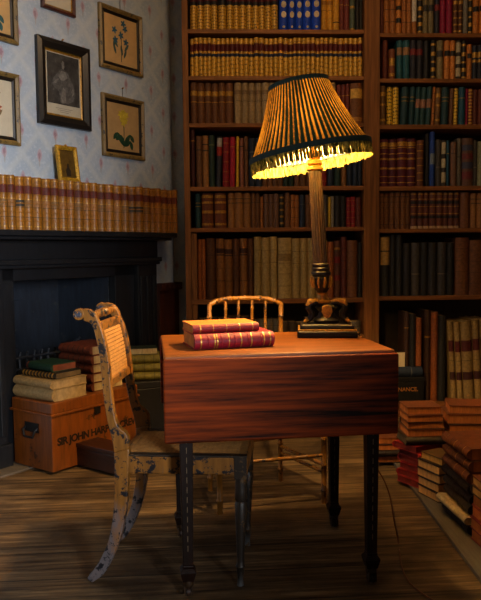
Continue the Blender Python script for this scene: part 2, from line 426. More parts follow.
# spine designs: look, cover, bands, ribs
BR1, BR2, BR3, DK = (84, 52, 28), (112, 72, 38), (62, 36, 20), (34, 27, 22)
MAR, RED, NAVY, TEAL, BLK, GRY = (84, 20, 20), (150, 24, 34), (26, 34, 66), (26, 62, 66), (24, 22, 22), (112, 98, 74)
def bandset(zs, t=.02, c=GOLD): return [(z, z + t, c) for z in zs]
GT = ('tool', (70, 44, 18), (198, 150, 46), .5)
GT2 = ('tool', (96, 62, 20), (204, 156, 50), .47, 10)
KIND = {
 'gilt_red': ('gilt-tooled spine with black and red labels', BR1, [(0, .55, GT), (.55, .63, BLK), (.63, .86, MAR), (.86, 1, GT)], 0),
 'gilt_dark': ('broad gilt-tooled spine with two black labels', BR1, [(0, .55, GT), (.55, .68, BLK), (.68, .8, DK), (.86, 1, GT)], 0),
 'blue': ('bright blue book with pale oval crest', (16, 62, 180), [], 0),
 'ochre': ('plain ochre yellow book', (196, 138, 36), [(.55, .56, DK), (.72, .82, (150, 98, 30))], 0),
 'ochre_band': ('ochre yellow book with thin black band', (198, 142, 40), [(.22, .25, BLK)], 0),
 'dullred': ('dull red cloth book', (104, 44, 36), [(.7, .72, GOLD)], 0),
 'greygreen': ('grey-green cloth book with gilt dots', (76, 88, 74), [(.03, .08, GOLD), (.65, .72, GOLD)], 0),
 'black': ('plain black book', (34, 30, 26), [], 0),
 'black_gilt': ('black book with gilt bands', (30, 27, 24), [(.04, .08, GOLD), (.2, .3, GOLD), (.42, .47, GOLD), (.6, .7, GOLD), (.86, .92, GOLD)], 0),
 'gilt_pair': ('small gilt spine with navy and maroon labels', BR1, [(0, .52, GT2), (.52, .6, NAVY), (.6, .66, GT2), (.66, .85, MAR), (.85, 1, GT2)], 0),
 'brown_ylabel': ('smooth brown book with yellow title label', (96, 58, 30), [(.52, .54, GOLD), (.68, .8, GOLD)], 0),
 'greybeige': ('greyish beige cloth book', (146, 122, 86), [(.55, .56, DK), (.72, .82, (120, 96, 66))], 0),
 'brown_tan': ('broad brown book with large tan label', (110, 66, 32), [(.62, .86, (196, 150, 62)), (.05, .15, (160, 110, 48))], 0),
 'maroon_tall': ('dark maroon book taller than its neighbours', (58, 22, 20), [(.8, .82, GOLD)], 0),
 'brown': ('plain brown book', (104, 68, 38), [(.72, .735, DK)], 0),
 'tan': ('tan brown book', (136, 92, 48), [(.7, .72, DK), (.82, .84, DK)], 0),
 'dkgreen': ('dark green cloth book', (30, 50, 42), [(.8, .83, (80, 90, 60))], 0),
 'patch': ('dark book with red and white title patch', (40, 42, 50), [(.62, .8, (150, 40, 30)), (.8, .97, (150, 146, 140))], 0),
 'red': ('red leather book with faint gilt lines', (128, 24, 30), bandset((.1, .3, .5, .7, .88), .012), 0),
 'crimson': ('smooth crimson book', (150, 22, 44), [(.8, .815, GOLD)], 0),
 'yellow': ('thin yellow book', (196, 156, 34), [], 0),
 'pink': ('dusty pink cloth book', (136, 84, 66), [(.82, .84, DK)], 0),
 'navy': ('dark navy book', (30, 40, 58), [(.7, .72, (90, 90, 90))], 0),
 'teal': ('dark teal book', (24, 56, 62), [(.62, .64, GOLD), (.72, .74, GOLD)], 0),
 'tealpatch': ('teal book with torn pinkish label', (30, 66, 70), [(.45, .68, (150, 104, 80))], 0),
 'tealtan': ('teal book with tan label', (28, 78, 88), [(.62, .82, (150, 108, 72))], 0),
 'bigbrown': ('large maroon-brown book with gilt titles', (98, 50, 28), [(.08, .14, GOLD), (.42, .5, GOLD), (.7, .76, GOLD), (.86, .94, GOLD)], 0),
 'mauve': ('mauve-brown cloth book', (104, 74, 56), [(.74, .755, DK)], 0),
 'dotted': ('black book with row of gilt dots', (30, 28, 30), [(.1, .16, GOLD), (.3, .36, GOLD), (.5, .56, GOLD), (.7, .76, GOLD), (.88, .93, GOLD)], 0),
 'orange': ('orange-brown calf book', (160, 98, 44), [(.3, .312, DK), (.6, .612, DK), (.82, .83, DK)], 3),
 'orange_blk': ('orange calf book with black label', (182, 112, 44), [(.6, .74, BLK), (.25, .27, DK)], 3),
 'orange_two': ('orange calf book with two black labels', (186, 116, 48), [(.28, .4, BLK), (.6, .7, BLK)], 3),
 'whitetop': ('orange book whose upper spine is white', (160, 100, 44), [(.32, 1, (206, 196, 176))], 0),
 'oliv': ('olive-grey book with dark label', (122, 108, 74), [(.58, .74, (50, 46, 44))], 0),
 'blkred': ('black book with small red label', (34, 34, 42), [(.62, .78, (120, 36, 32))], 0),
 'crimson_tall': ('bright crimson cloth book', (140, 18, 58), [], 0),
 'brown_gilt': ('brown book with gilt tooled bands', (82, 46, 24), [(.06, .1, GOLD), (.24, .28, GOLD), (.42, .46, GOLD), (.6, .64, GOLD), (.8, .9, GOLD)], 4),
 'grey': ('plain grey book', (122, 116, 104), [], 0),
 'redbrown': ('red-brown leather book', (92, 42, 28), bandset((.2, .4, .6, .8), .012, DK), 4),
 'short': ('short brown book with gilt spine', (120, 62, 32), [(.1, .2, GOLD), (.45, .7, GOLD)], 0),
 'creamlab': ('dark book with cream bands', (52, 44, 40), [(.08, .3, (190, 176, 140)), (.4, .6, (190, 176, 140)), (.7, .95, (186, 172, 138))], 0),
 'navygilt': ('navy book with gilt crest', (30, 34, 48), [(.5, .58, GOLD), (.64, .8, GOLD)], 0),
 'brown_gold': ('mottled brown book with gilt label', (98, 68, 32), [(.1, .16, GOLD), (.5, .55, GOLD), (.74, .84, GOLD)], 0),
 'goldblack': ('black book with heavy gilt ornament', (30, 26, 20), [(.02, .97, ('tool', (32, 28, 18), (220, 176, 40), .5, 12))], 0),
 'blueteal': ('blue-teal cloth book', (20, 66, 86), [(.7, .72, GOLD)], 0),
 'goldstripe': ('book with yellow and red checked spine', (120, 40, 40), [(k * .09 + .03, k * .09 + .075, (206, 160, 60)) for k in range(11)], 0),
 'purple': ('maroon book with gilt bands', (80, 24, 36), [(.07, .09, GOLD), (.2, .215, GOLD), (.36, .4, GOLD), (.56, .6, GOLD), (.68, .7, GOLD), (.8, .93, GOLD)], 5),
 'browngbands': ('brown book with raised gilt bands', (104, 60, 32), bandset((.12, .28, .44, .6, .76, .9), .02), 5),
 'bluebook': ('tall blue cloth book', (24, 56, 130), [(.4, .6, (110, 120, 130))], 0),
 'charcoal': ('charcoal grey book', (62, 58, 54), [(.4, .42, (110, 100, 80))], 0),
 'banded': ('large book banded in red and blue', (92, 62, 44), [(.14, .3, (100, 34, 34)), (.36, .5, (50, 56, 76)), (.56, .68, (100, 34, 34)), (.74, .86, (50, 56, 76))], 0),
 'greenish': ('pale greenish book', (128, 128, 96), [], 0),
 'ribbed': ('ribbed brown calf book', (108, 68, 32), bandset((.12, .27, .42, .57, .72, .87), .02, (50, 30, 16)), 6),
 'blackbands': ('maroon-brown book with black bands and cream foot', (96, 50, 34), [(0, .07, (180, 150, 110)), (.28, .36, BLK), (.68, .76, BLK), (.8, .82, GOLD), (.6, .62, GOLD), (.4, .42, GOLD), (.93, .97, GOLD)], 0),
 'bigtan': ('broad worn brown book', (108, 66, 36), bandset((.2, .4, .6, .8), .012, BR3), 4),
 'tanlabel': ('dark book with big cream paper label', (32, 32, 32), [(.52, .74, (176, 138, 74)), (.76, .98, (176, 138, 74))], 0),
 'blkcloth': ('black cloth volume', (34, 32, 30), [], 0),
 'vellum': ('pale vellum book', (160, 134, 80), bandset((.2, .4, .58, .78), .008, (110, 88, 50)), 4),
 'vellumw': ('broad pale vellum book', (164, 138, 84), bandset((.2, .4, .58, .78), .008, (110, 88, 50)) + [(.62, .74, (130, 104, 60))], 0),
 'calflab': ('tall tan calf book with dark label', (124, 80, 36), [(.72, .84, (52, 26, 20)), (.3, .31, BR3), (.5, .51, BR3)], 3),
 'calfdark': ('tall dark brown calf book', (86, 52, 26), [(.3, .31, BR3), (.5, .51, BR3), (.72, .73, BR3)], 3),
 'rustslim': ('slim rust-coloured tall book', (138, 76, 30), [], 0),
 'redlab': ('tall brown book with red labels', (84, 48, 28), [(.6, .72, (120, 24, 22)), (.3, .4, (110, 22, 20)), (.84, .88, GOLD)], 4),
 'dim': ('dark olive-brown book', (72, 56, 36), [], 0),
 'dimgrey': ('dull grey book', (92, 84, 70), [(.6, .62, DK)], 0),
 'folio': ('tall vellum folio with two dark red labels', (144, 116, 68), [(.26, .36, (60, 24, 24)), (.62, .76, (80, 24, 22)), (.5, .51, (110, 88, 50))], 0),
 'foliodark': ('tall dark folio', (60, 36, 22), [(.7, .72, GOLD), (.3, .31, DK)], 3),
 'folioorange': ('orange-brown folio', (140, 74, 32), [], 3),
}
BAYROW = ['top', 'second', 'third', 'fourth', 'fifth', 'sixth', 'lowest']
count = 0
def row(bay, ri, segs, zs):
    """segs: (kind, x0, x1, n, ytop, slant) in order from the left"""
    global count
    items = []
    for sg in segs:
        k, x0, x1, n, yt = sg[:5]; sl = sg[5] if len(sg) > 5 else 0
        ws = [1 + R.uniform(-.14, .14) for _ in range(n)]; tot = sum(ws); x = x0
        for q in ws:
            items.append((k, x, x + (x1 - x0) * q / tot, yt, sl)); x += (x1 - x0) * q / tot
    tally = {}
    for it in items: tally[it[0]] = tally.get(it[0], 0) + 1
    seen = {}
    zb = zs[ri]; Yf = YB + .022
    ym = 300 - (zb + .1 - EYE) * 166 - 50
    for k, x0, x1, yt, sl in items:
        look, cover, sg, ribs = KIND[k]
        X0, X1 = X(x0, ym, Yf), X(x1, ym, Yf)
        if bay == 'left': X1 = min(X1, XP0 - .003); X0 = max(X0, XB0 + .002)
        else: X0 = max(X0, XP1 + .002)
        w = (X1 - X0) * .965
        h = atY((x0 + x1) / 2, yt, Yf).z - zb + R.uniform(-.004, .004) if yt > -50 else .26 + R.uniform(-.004, .004)
        nxt = zs[ri - 1] - .03 if ri else TOPZ
        h = min(h, nxt - zb - .006)
        d = min(.212, max(.11, h * .68))
        seen[k] = seen.get(k, 0) + 1
        place = '%s shelf, %s bay' % (BAYROW[ri], bay)
        if tally[k] == 1: lab = '%s, %s' % (look, place)
        elif tally[k] == 2: lab = '%s, %s one of two, %s' % (look, ('left', 'right')[seen[k] - 1], place)
        else: lab = '%s, %s of %s, %s' % (look, ordn(seen[k]), card(tally[k]), place)
        o = book('book', w, h, d, cover, sg, ribs=ribs)
        o.location = ((X0 + X1) / 2, Yf + .006 + R.uniform(0, .01), zb + .0008)
        if k == 'blue':
            for fz, rx, rz2 in ((.37, .3, .019), (.61, .3, .019), (.08, .16, .007), (.84, .16, .007)):
                MB().poly([(rx * w * math.cos(q * PI / 6), h * fz + rz2 * math.sin(q * PI / 6)) for q in range(12)], -.0105 - .001, -.004).build('crest', cloth((186, 166, 132), .6), o, loc=(0, -max(0, min(.02, w * .4) - .011), 0))
        if sl:
            o.rotation_euler = (0, rad(sl), 0); o.location.z += w / 2 * abs(math.sin(rad(sl)))
        tag(o, lab, 'book', 'books on the %s shelf of the %s bay' % (BAYROW[ri], bay)); count += 1

row('left', 0, [('gilt_red', 190, 217.6, 4, -99), ('gilt_dark', 218.3, 226.3, 1, -99), ('gilt_red', 226.6, 278, 8, -99), ('blue', 279.2, 321, 5, -12),
    ('ochre', 321.8, 333, 2, -5), ('ochre_band', 333.2, 339.8, 1, -5), ('dullred', 340, 349.8, 2, -6), ('greygreen', 350.2, 355.4, 1, -4), ('black', 355.8, 363.6, 2, -6)], ZL)
row('left', 1, [('gilt_pair', 190, 363.4, 37, 38)], ZL)
row('left', 2, [('brown_ylabel', 190.4, 233.5, 6, 83), ('greybeige', 234.5, 336, 15, 82.5), ('dullred', 337, 350, 3, 84), ('brown_tan', 350.5, 363, 1, 83)], ZL)
row('left', 3, [('maroon_tall', 191, 195.2, 1, 129), ('brown', 196.3, 202.3, 1, 136), ('tan', 202.6, 208.8, 1, 136), ('dkgreen', 209.2, 215, 1, 136), ('patch', 215.8, 221, 1, 137, 2),
    ('red', 222.4, 229, 1, 137, 1.2), ('crimson', 229.6, 235, 1, 138, 1), ('yellow', 236, 238.6, 1, 137, 1), ('pink', 239.8, 244, 1, 138), ('brown', 244.5, 248.3, 1, 137), ('navy', 248.8, 262, 2, 138),
    ('brown', 262.6, 283, 4, 140), ('dkgreen', 283.4, 294, 2, 140), ('brown', 294.4, 312, 3, 141), ('tan', 312.5, 320, 1, 141), ('red', 320.5, 327, 1, 140), ('navy', 327.5, 334, 1, 141), ('dkgreen', 334.4, 341, 1, 141),
    ('tan', 341.6, 346.5, 1, 158), ('navy', 347, 362.5, 3, 141)], ZL)
row('left', 4, [('teal', 195.3, 200.8, 1, 194), ('bigbrown', 201.6, 213.6, 1, 192), ('bigbrown', 214.6, 226.6, 1, 192), ('tan', 228, 251, 3, 193), ('brown', 251.4, 260, 2, 193), ('orange', 260.4, 263.4, 1, 197),
    ('mauve', 264, 279, 3, 194), ('dotted', 279.6, 284, 1, 194), ('brown', 284.6, 290.6, 1, 193), ('orange', 291, 299, 2, 195), ('navy', 299.5, 305, 1, 195), ('brown', 305.6, 322.5, 3, 195), ('charcoal', 323, 328, 1, 196),
    ('yellow', 328.3, 330.8, 1, 197), ('grey', 331.2, 334.4, 1, 196), ('black', 335, 346, 2, 196), ('red', 346.6, 355.6, 2, 197), ('redbrown', 356, 361.5, 1, 197)], ZL)
row('left', 5, [('rustslim', 198, 205.8, 2, 240), ('calfdark', 206.6, 216, 1, 239), ('calflab', 216.6, 233, 2, 239), ('calfdark', 233.4, 239.6, 1, 239), ('calflab', 240, 247.8, 1, 239), ('calfdark', 248.2, 253.8, 1, 239),
    ('vellum', 254.3, 277.6, 3, 237), ('vellumw', 278.2, 292, 1, 238), ('vellum', 292.4, 316, 3, 238), ('vellum', 316.4, 327.6, 2, 241), ('rustslim', 328, 334, 1, 242), ('redlab', 334.5, 341, 1, 241), ('redbrown', 341.4, 347, 1, 237),
    ('bigtan', 347.4, 357.6, 1, 240), ('black', 358, 362.5, 1, 242)], ZL)
row('left', 6, [('dim', 199, 226, 3, 318), ('foliodark', 226.5, 250, 2, 316), ('dimgrey', 250.5, 280, 4, 320), ('dim', 281, 304, 3, 322), ('foliodark', 305, 330, 2, 318), ('dimgrey', 331, 361, 3, 322)], ZL)

row('right', 0, [('redbrown', 380.4, 384, 1, -8), ('orange', 384.4, 396.2, 2, -6), ('orange_two', 396.6, 402, 1, -6), ('orange', 402.4, 412, 2, -5), ('whitetop', 412.4, 417.4, 1, -6), ('black_gilt', 418, 423, 1, -5), ('oliv', 423.4, 434.4, 2, -6),
    ('blkred', 435, 440, 1, -4), ('crimson_tall', 440.4, 453.2, 2, -9), ('brown_gilt', 453.6, 463, 2, -3), ('grey', 463.5, 468.4, 1, -4), ('black_gilt', 468.8, 473, 1, -4), ('orange_blk', 473.5, 487, 2, -4)], ZR)
row('right', 1, [('redbrown', 383.4, 388.3, 1, 36.5), ('short', 389.3, 395.6, 1, 48.5), ('tealtan', 397.2, 410, 2, 40), ('blkred', 410.4, 423.6, 2, 40), ('blkcloth', 424.2, 429.8, 1, 41), ('black_gilt', 431, 436, 1, 38.5), ('oliv', 437.4, 444, 1, 39),
    ('orange_blk', 444.8, 455.8, 2, 40), ('creamlab', 456.4, 461.6, 1, 41), ('black_gilt', 462.2, 467, 1, 40.5), ('orange_blk', 467.5, 472, 1, 44), ('navygilt', 472.4, 483, 2, 45)], ZR)
row('right', 2, [('brown_gold', 380.3, 386, 1, 86), ('goldblack', 387, 399, 2, 86), ('teal', 400.4, 408, 1, 87, 3), ('teal', 409, 414.2, 1, 87, 3), ('tealpatch', 414.8, 431, 3, 87, 3), ('orange', 431.6, 434.4, 1, 86, 3), ('brown_gold', 435, 440.4, 1, 88, 2), ('teal', 441.4, 449, 1, 87, 1),
    ('brown', 449.4, 453.2, 1, 89, 2), ('goldblack', 453.8, 458, 1, 87, 1), ('blueteal', 459, 466, 1, 87), ('crimson_tall', 466.4, 468.4, 1, 88), ('goldstripe', 468.8, 473, 1, 89), ('redbrown', 473.5, 484, 2, 89)], ZR)
row('right', 3, [('purple', 380, 416.4, 4, 139), ('browngbands', 417, 424, 1, 141), ('black', 426, 429.6, 1, 133), ('bluebook', 430, 435, 1, 132), ('charcoal', 436, 441.4, 1, 140), ('creamlab', 441.8, 446.4, 1, 140), ('blueteal', 446.8, 449.4, 1, 140), ('mauve', 451, 457, 1, 142),
    ('dimgrey', 457.4, 461.4, 1, 139), ('banded', 462, 473.6, 1, 139), ('charcoal', 474, 477.6, 1, 140), ('greenish', 478, 485, 1, 142)], ZR)
row('right', 4, [('ribbed', 380, 410.6, 6, 191.5), ('blackbands', 411, 460, 8, 191.5), ('bigtan', 460.6, 470.4, 1, 193), ('tan', 470.8, 484, 2, 193)], ZR)
row('right', 5, [('tanlabel', 380.5, 389.6, 1, 236), ('blkcloth', 390.2, 402.6, 2, 234), ('blkcloth', 403.4, 411, 1, 243), ('charcoal', 411.4, 420.4, 1, 243), ('blkcloth', 420.8, 437, 2, 243), ('charcoal', 437.4, 446.6, 1, 243), ('blkcloth', 447, 454, 1, 243),
    ('bigtan', 455.4, 469, 1, 238), ('bigtan', 469.6, 485, 1, 240)], ZR)
row('right', 6, [('foliodark', 424.4, 430.6, 1, 311), ('folioorange', 431, 437.6, 1, 313), ('blkcloth', 438, 446, 1, 316), ('folio', 452, 457.6, 1, 322, -3.6), ('folio', 458.2, 463.8, 1, 322, -3.6), ('folio', 464.4, 475, 1, 321, -3.6), ('folio', 475.8, 483, 1, 320, -3.6), ('folio', 483.8, 492, 1, 320, -3.6)], ZR)

# things on the lowest shelf of the right bay, beside the folios
zb = ZR[6]
xa, xb = X(385, 390, 4.16), X(424, 390, 4.16); zt = atY(410, 377, 4.16).z
t = thing('deed_box', ((xa + xb) / 2, 4.24, zb), 0, 'black box with gilt capital letters standing at the foot of the bookcase', 'box')
hw = (xb - xa) / 2
MB().box(-hw, hw, -.08, .12, 0, zt - zb - .03).build('body', cloth((22, 20, 19), .45), t, bevel=.004)
MB().box(-hw - .004, hw + .004, -.084, .124, zt - zb - .03, zt - zb).build('lid', cloth((26, 24, 22), .45), t, bevel=.004)
def text(body, name, size, mat, parent, loc, rot, ext=.0006, align='CENTER', spacing=1.0, bold=0):
    c = bpy.data.curves.new(name, 'FONT'); c.body = body; c.size = size; c.extrude = ext; c.align_x = align; c.align_y = 'CENTER'; c.space_character = spacing; c.offset = bold
    c.materials.append(mat); o = bpy.data.objects.new(name, c); COL.objects.link(o); o.parent = parent; o.location = loc; o.rotation_euler = rot; return o
lx = X(408, 389, 4.16) - (xa + xb) / 2
text('NANCE.', 'lettering', .034, gold((200, 130, 60)), t, (lx, -.081, atY(408, 389.5, 4.16).z - zb), (PI / 2, 0, 0), bold=.0008)
zt += .0008
def flatbook(w, h, d, kind, label, loc, rz, group=None, spine='spine', pg=(196, 168, 116), cat='book', name='book'):
    look, cover, sg, ribs = KIND[kind] if isinstance(kind, str) else kind
    o = book(name, w, h, d, cover, sg, flat=True, ribs=ribs, pg=pg)
    o.location = loc; o.rotation_euler = (0, 0, rz + (PI if spine == 'fore' else 0)); tag(o, label, cat, group); return o
hb = atY(410, 366.5, 4.18).z - zt
flatbook(hb, .235, .17, 'navy', 'dark blue-black volume lying flat on the black lettered box', ((xa + xb) / 2 - .01, 4.25, zt), 0)
z2 = zt + hb + .0008
c = MB().box(-.024, .024, 0, .003, 0, .088).build('card', cloth((214, 192, 150), .8, .1)); c.location = (X(401, 360, 4.17), 4.172, z2)
tag(c, 'small cream card standing beside the table corner, against dark books', 'card')
for (k, x0, x1, yt, lb) in (('foliodark', 404, 409, 312, 'dark slim folio standing on the flat volume, leftmost of three'), ('blkcloth', 409.4, 415.6, 314, 'black folio standing on the flat volume, middle of three'), ('folioorange', 416, 421.6, 318, 'rust-brown folio standing on the flat volume, rightmost of three')):
    look, cover, sg, ribs = KIND[k]; Yf = 4.2
    a, b = X(x0, 340, Yf), X(x1, 340, Yf); o = book('book', (b - a) * .95, atY(x0, yt, Yf).z - z2, .14, cover, sg, ribs=ribs)
    o.location = ((a + b) / 2, Yf, z2); tag(o, lb, 'book', 'folios standing on the black box')

print('shelf books', count)
# ------------------------------------------------------------------ fireplace
M_FP = painted('black_fireplace_paint', (22, 24, 28), (40, 42, 46), .66, 30, .34)
M_FB = painted('black_firebox_iron', (34, 41, 52), (52, 54, 56), .62, 14, .42)
fp = thing('fireplace', W0, RW, 'black painted chimneypiece with mantel shelf across the corner wall', 'fireplace')
ZM = 1.145
uL = wall_uz(7, 400, .09)[0]; uR = wall_uz(158, 330, .09)[0]
oL = wall_uz(12, 330, .07)[0]; oR = wall_uz(118, 330, .07)[0]
zO = wall_uz(60, 279, .08)[1]; zMould = wall_uz(60, 263, .1)[1]
uM = wall_uz(174.5, 240, .2)[0]
jw = .115
MB().box(UL + .3, uM, -.225, 0, ZM - .028, ZM).box(UL + .3, uM - .02, -.2, 0, ZM - .045, ZM - .028).build('mantel_shelf', M_FP, fp, bevel=.005)
MB().box(UL + .3, uR, -.1, 0, zMould + .02, ZM - .045).build('frieze', M_FP, fp, bevel=.003)
MB().box(UL + .3, uR + .012, -.125, 0, zMould - .005, zMould + .02).box(UL + .3, uR + .006, -.112, 0, zMould - .022, zMould - .005).build('moulding', M_FP, fp, bevel=.004)
def jamb(a, b):
    m = MB().box(a, b, -.09, 0, 0, zMould - .022).box(a - .012, b + .012, -.11, 0, 0, .12)
    for k in range(3):
        x = a + (b - a) * (k + .5) / 3; m.box(x - .014, x + .014, -.1, -.088, .16, zMould - .09)
    return m.build('jamb', M_FP, fp, bevel=.004)
jamb(uR - .16, uR); jamb(uL - .16, uL)
# inner surround, splayed cheeks, fireback, hearth plate, grate
MB().box(uL, oL + .03, -.055, 0, 0, zMould - .02).box(oR, uR - .16, -.055, 0, 0, zMould - .02).box(uL, uR - .16, -.055, 0, zO, zMould - .02).build('inner_surround', M_FP, fp, bevel=.003)
bk = .30; bx0, bx1 = oL + .06, None
pbc = atplane(58.5, 300, W0 - NW * .30, NW) - W0; bx1 = pbc.dot(DW)
m = MB(); th = .015
m.add([(bx0, bk, 0), (bx1, bk, 0), (bx1, bk, zO + .1), (bx0, bk, zO + .1), (bx0, bk + th, 0), (bx1, bk + th, 0), (bx1, bk + th, zO + .1), (bx0, bk + th, zO + .1)],
      [(0, 1, 2, 3), (7, 6, 5, 4), (0, 3, 7, 4), (1, 5, 6, 2), (3, 2, 6, 7), (0, 4, 5, 1)])
arch = [(bx0 + .03, .35)]
for k in range(9):
    a = PI - PI * k / 8; arch.append(((bx0 + bx1) / 2 + math.cos(a) * (bx1 - bx0 - .06) / 2, .66 + .12 * math.sin(a)))
arch.append((bx1 - .03, .35)); m.poly(arch, bk - .012, bk)
m.build('fireback', M_FB, fp)
def cheek(ua, ub):
    m = MB(); m.add([(ua, 0, 0), (ub, bk, 0), (ub, bk, zO + .1), (ua, 0, zO + .1), (ua + .012, 0, 0), (ub + .012, bk, 0), (ub + .012, bk, zO + .1), (ua + .012, 0, zO + .1)],
        [(0, 1, 2, 3), (7, 6, 5, 4), (0, 3, 7, 4), (1, 5, 6, 2), (3, 2, 6, 7), (0, 4, 5, 1)]); m.build('cheek', M_FB, fp)
cheek(oR, bx1); cheek(oL + .03, bx0)
MB().box(uL - .1, uR, -.045, bk, zO + .1, zO + .115).build('throat_plate', M_FB, fp)
cut = None
gr = MB()
for k in range(9):
    x = oL + .08 + k * .045; gr.tube([(x, .04, .36), (x, .05, .5), (x + .004, .045, .53)], .007, 6)
for z in (.37, .44, .5): gr.tube([(oL + .05, .045, z), (oL + .47, .045, z)], .008, 6)
for x in (oL + .05, oL + .47): gr.tube([(x, .045, 0), (x, .045, .5), (x, .02, .55), (x + .02, .0, .57)], .012, 8)
gr.box(oL + .05, oL + .47, .04, .2, .34, .36)
gr.build('grate', M_FB, fp, smooth=True)
# the chimney breast is open behind the firebox: cut the wall there
wl = bpy.data.objects['wall_left']; me = bpy.data.meshes.new('wall_left')
w2 = MB(); w2.box(UL, oL + .03, 0, .06, 0, HC); w2.box(oR, U1, 0, .06, 0, HC); w2.box(oL + .03, oR, 0, .06, zO, HC)
tmp = w2.build('wall_left_cut', M_PAPER); wl.data = tmp.data; bpy.data.objects.remove(tmp)
# hearth stone
hs = MB().box(-.35, uR + .05, -.09 - .02, -.02, 0, .012)
q = MB().box(-.6, uR + .1, -.20, bk + .02, 0, .012).build('hearth_slab', cloth((92, 82, 70), .8, .3, 12), None, loc=W0, rz=RW, bevel=.003)
tag(q, kind='structure'); q.name = 'trim_3'
q['kind'] = 'structure'

# ------------------------------------------------------------------ books along the mantel
edges = [0, 7.5, 15.5, 24.5, 32.5, 42, 51, 59, 67, 74.5, 83, 90.5, 97.5, 105.5, 113.7, 121.5, 128.5, 135.5, 143, 150, 154.8, 160.8, 167, 172, 177]
uu = [wall_uz(x, 205, .165)[0] for x in edges]
uu = [uu[1] - .04 - .042, uu[1] - .04] + uu[1:] if False else uu
calf = cloth((136, 86, 20), .42, .45, 50)
nb = len(uu) - 1
for i in range(nb):
    w = (uu[i + 1] - uu[i]) * R.uniform(.9, .94)
    sg = [(.06, .07, GOLD), (.235, .245, DK), (.42, .428, DK), (.44, .56, (140, 92, 46) if i % 3 else (120, 84, 44)), (.568, .58, GOLD), (.68, .83, (86, 28, 16)), (.835, .845, GOLD), (.95, .96, GOLD)]
    if i in (2, 16, 17): sg[3] = (.44, .56, (48, 40, 34))
    h = .252 + R.uniform(-.003, .003)
    o = book('book', w, h, .14, calf, sg, ribs=5)
    p = wp((uu[i] + uu[i + 1]) / 2, .165, ZM + .0006); o.location = p; o.rotation_euler = (0, 0, RW)
    tag(o, 'tan calf book with red label, %s of %s along the mantel from the left' % (ordn(i + 1), card(nb)), 'book', 'matching books on the mantel shelf')

# ------------------------------------------------------------------ pictures
M_DKF = wood('dark_frame_wood', (16, 14, 13), (30, 26, 24), (20, 20, 20), .35)
M_OLDGILT = painted('old_gilt', (124, 100, 54), (52, 42, 28), .6, 40, .45)
M_BRASS = gold((176, 128, 44), .35)
M_PAPER_TAN = cloth((176, 142, 92), .85, .12, 14); M_PAPER_CREAM = cloth((178, 170, 150), .85, .1, 14)
def frame_ring(mb, a, b, c, d, wd, y0, y1, mi=0, lip=None):
    """mitred ring: outer rectangle a..b x c..d, width wd, from y0 (wall) to y1 (front, negative)"""
    o = [(a, c), (b, c), (b, d), (a, d)]; i = [(a + wd, c + wd), (b - wd, c + wd), (b - wd, d - wd), (a + wd, d - wd)]
    m_ = [(a + wd * .45, c + wd * .45), (b - wd * .45, c + wd * .45), (b - wd * .45, d - wd * .45), (a + wd * .45, d - wd * .45)]
    vs = [(x, y0, z) for x, z in o] + [(x, y1 * .75, z) for x, z in o] + [(x, y1, z) for x, z in m_] + [(x, y1 * .6, z) for x, z in i] + [(x, y0, z) for x, z in i]
    fs = []
    for r in range(4):
        for k in range(4): k2 = (k + 1) % 4; fs.append((r * 4 + k, r * 4 + k2, r * 4 + 4 + k2, r * 4 + 4 + k))
    for k in range(4): k2 = (k + 1) % 4; fs.append((16 + k, 16 + k2, k2, k))
    mb.add(vs, fs, mi)
def leafpoly(cx, cz, L, W, ang, n=8):
    pts = []
    for k in range(n + 1): s = k / n; pts.append((s * L, W * math.sin(PI * s) ** .8))
    for k in range(n - 1, 0, -1): s = k / n; pts.append((s * L, -W * math.sin(PI * s) ** .8))
    ca, sa = math.cos(ang), math.sin(ang)
    return [(cx + x * ca - z * sa, cz + x * sa + z * ca) for x, z in pts]
def picture(corn, label, fm, wd, inner, innerm, paper, deco, w=0.0, cord=None, depth=.022, inner_w=.018):
    (x0, y0), (x1, y1), (x2, y2), (x3, y3) = corn        # TL TR BR BL
    pts = [wall_uz(x, y, depth) for x, y in corn]
    ua = (pts[0][0] + pts[3][0]) / 2; ub = (pts[1][0] + pts[2][0]) / 2; za = (pts[2][1] + pts[3][1]) / 2; zb_ = (pts[0][1] + pts[1][1]) / 2
    cu = (ua + ub) / 2 + (.018 if depth > .025 else .008); W = ub - ua; Hh = zb_ - za
    t = thing('framed_picture', wp(cu, .0015, za), RW, label, 'picture', 'pictures hung on the wallpaper')
    f = MB(); frame_ring(f, -W / 2, W / 2, 0, Hh, wd, 0, -depth); f.build('frame', fm, t)
    iw = W / 2 - wd
    if inner:
        s_ = MB(); frame_ring(s_, -iw, iw, wd, Hh - wd, inner_w, -.004, -.011); s_.build(inner, innerm, t)
    MB().box(-iw, iw, -.006, -.001, wd, Hh - wd).build('paper', paper, t)
    if deco: deco(t, iw - inner_w, wd + inner_w, Hh - wd - inner_w)
    if cord:
        n = MB().tube([(.0, -.004, Hh - .004), (.002, -.003, Hh + cord)], .0012, 5); n.build('cord', cloth((40, 36, 32)), t)
        k = MB().tube([(.002, 0, Hh + cord), (.002, -.012, Hh + cord + .002)], .004, 6); k.build('nail', M_BRASS, t)
    return t
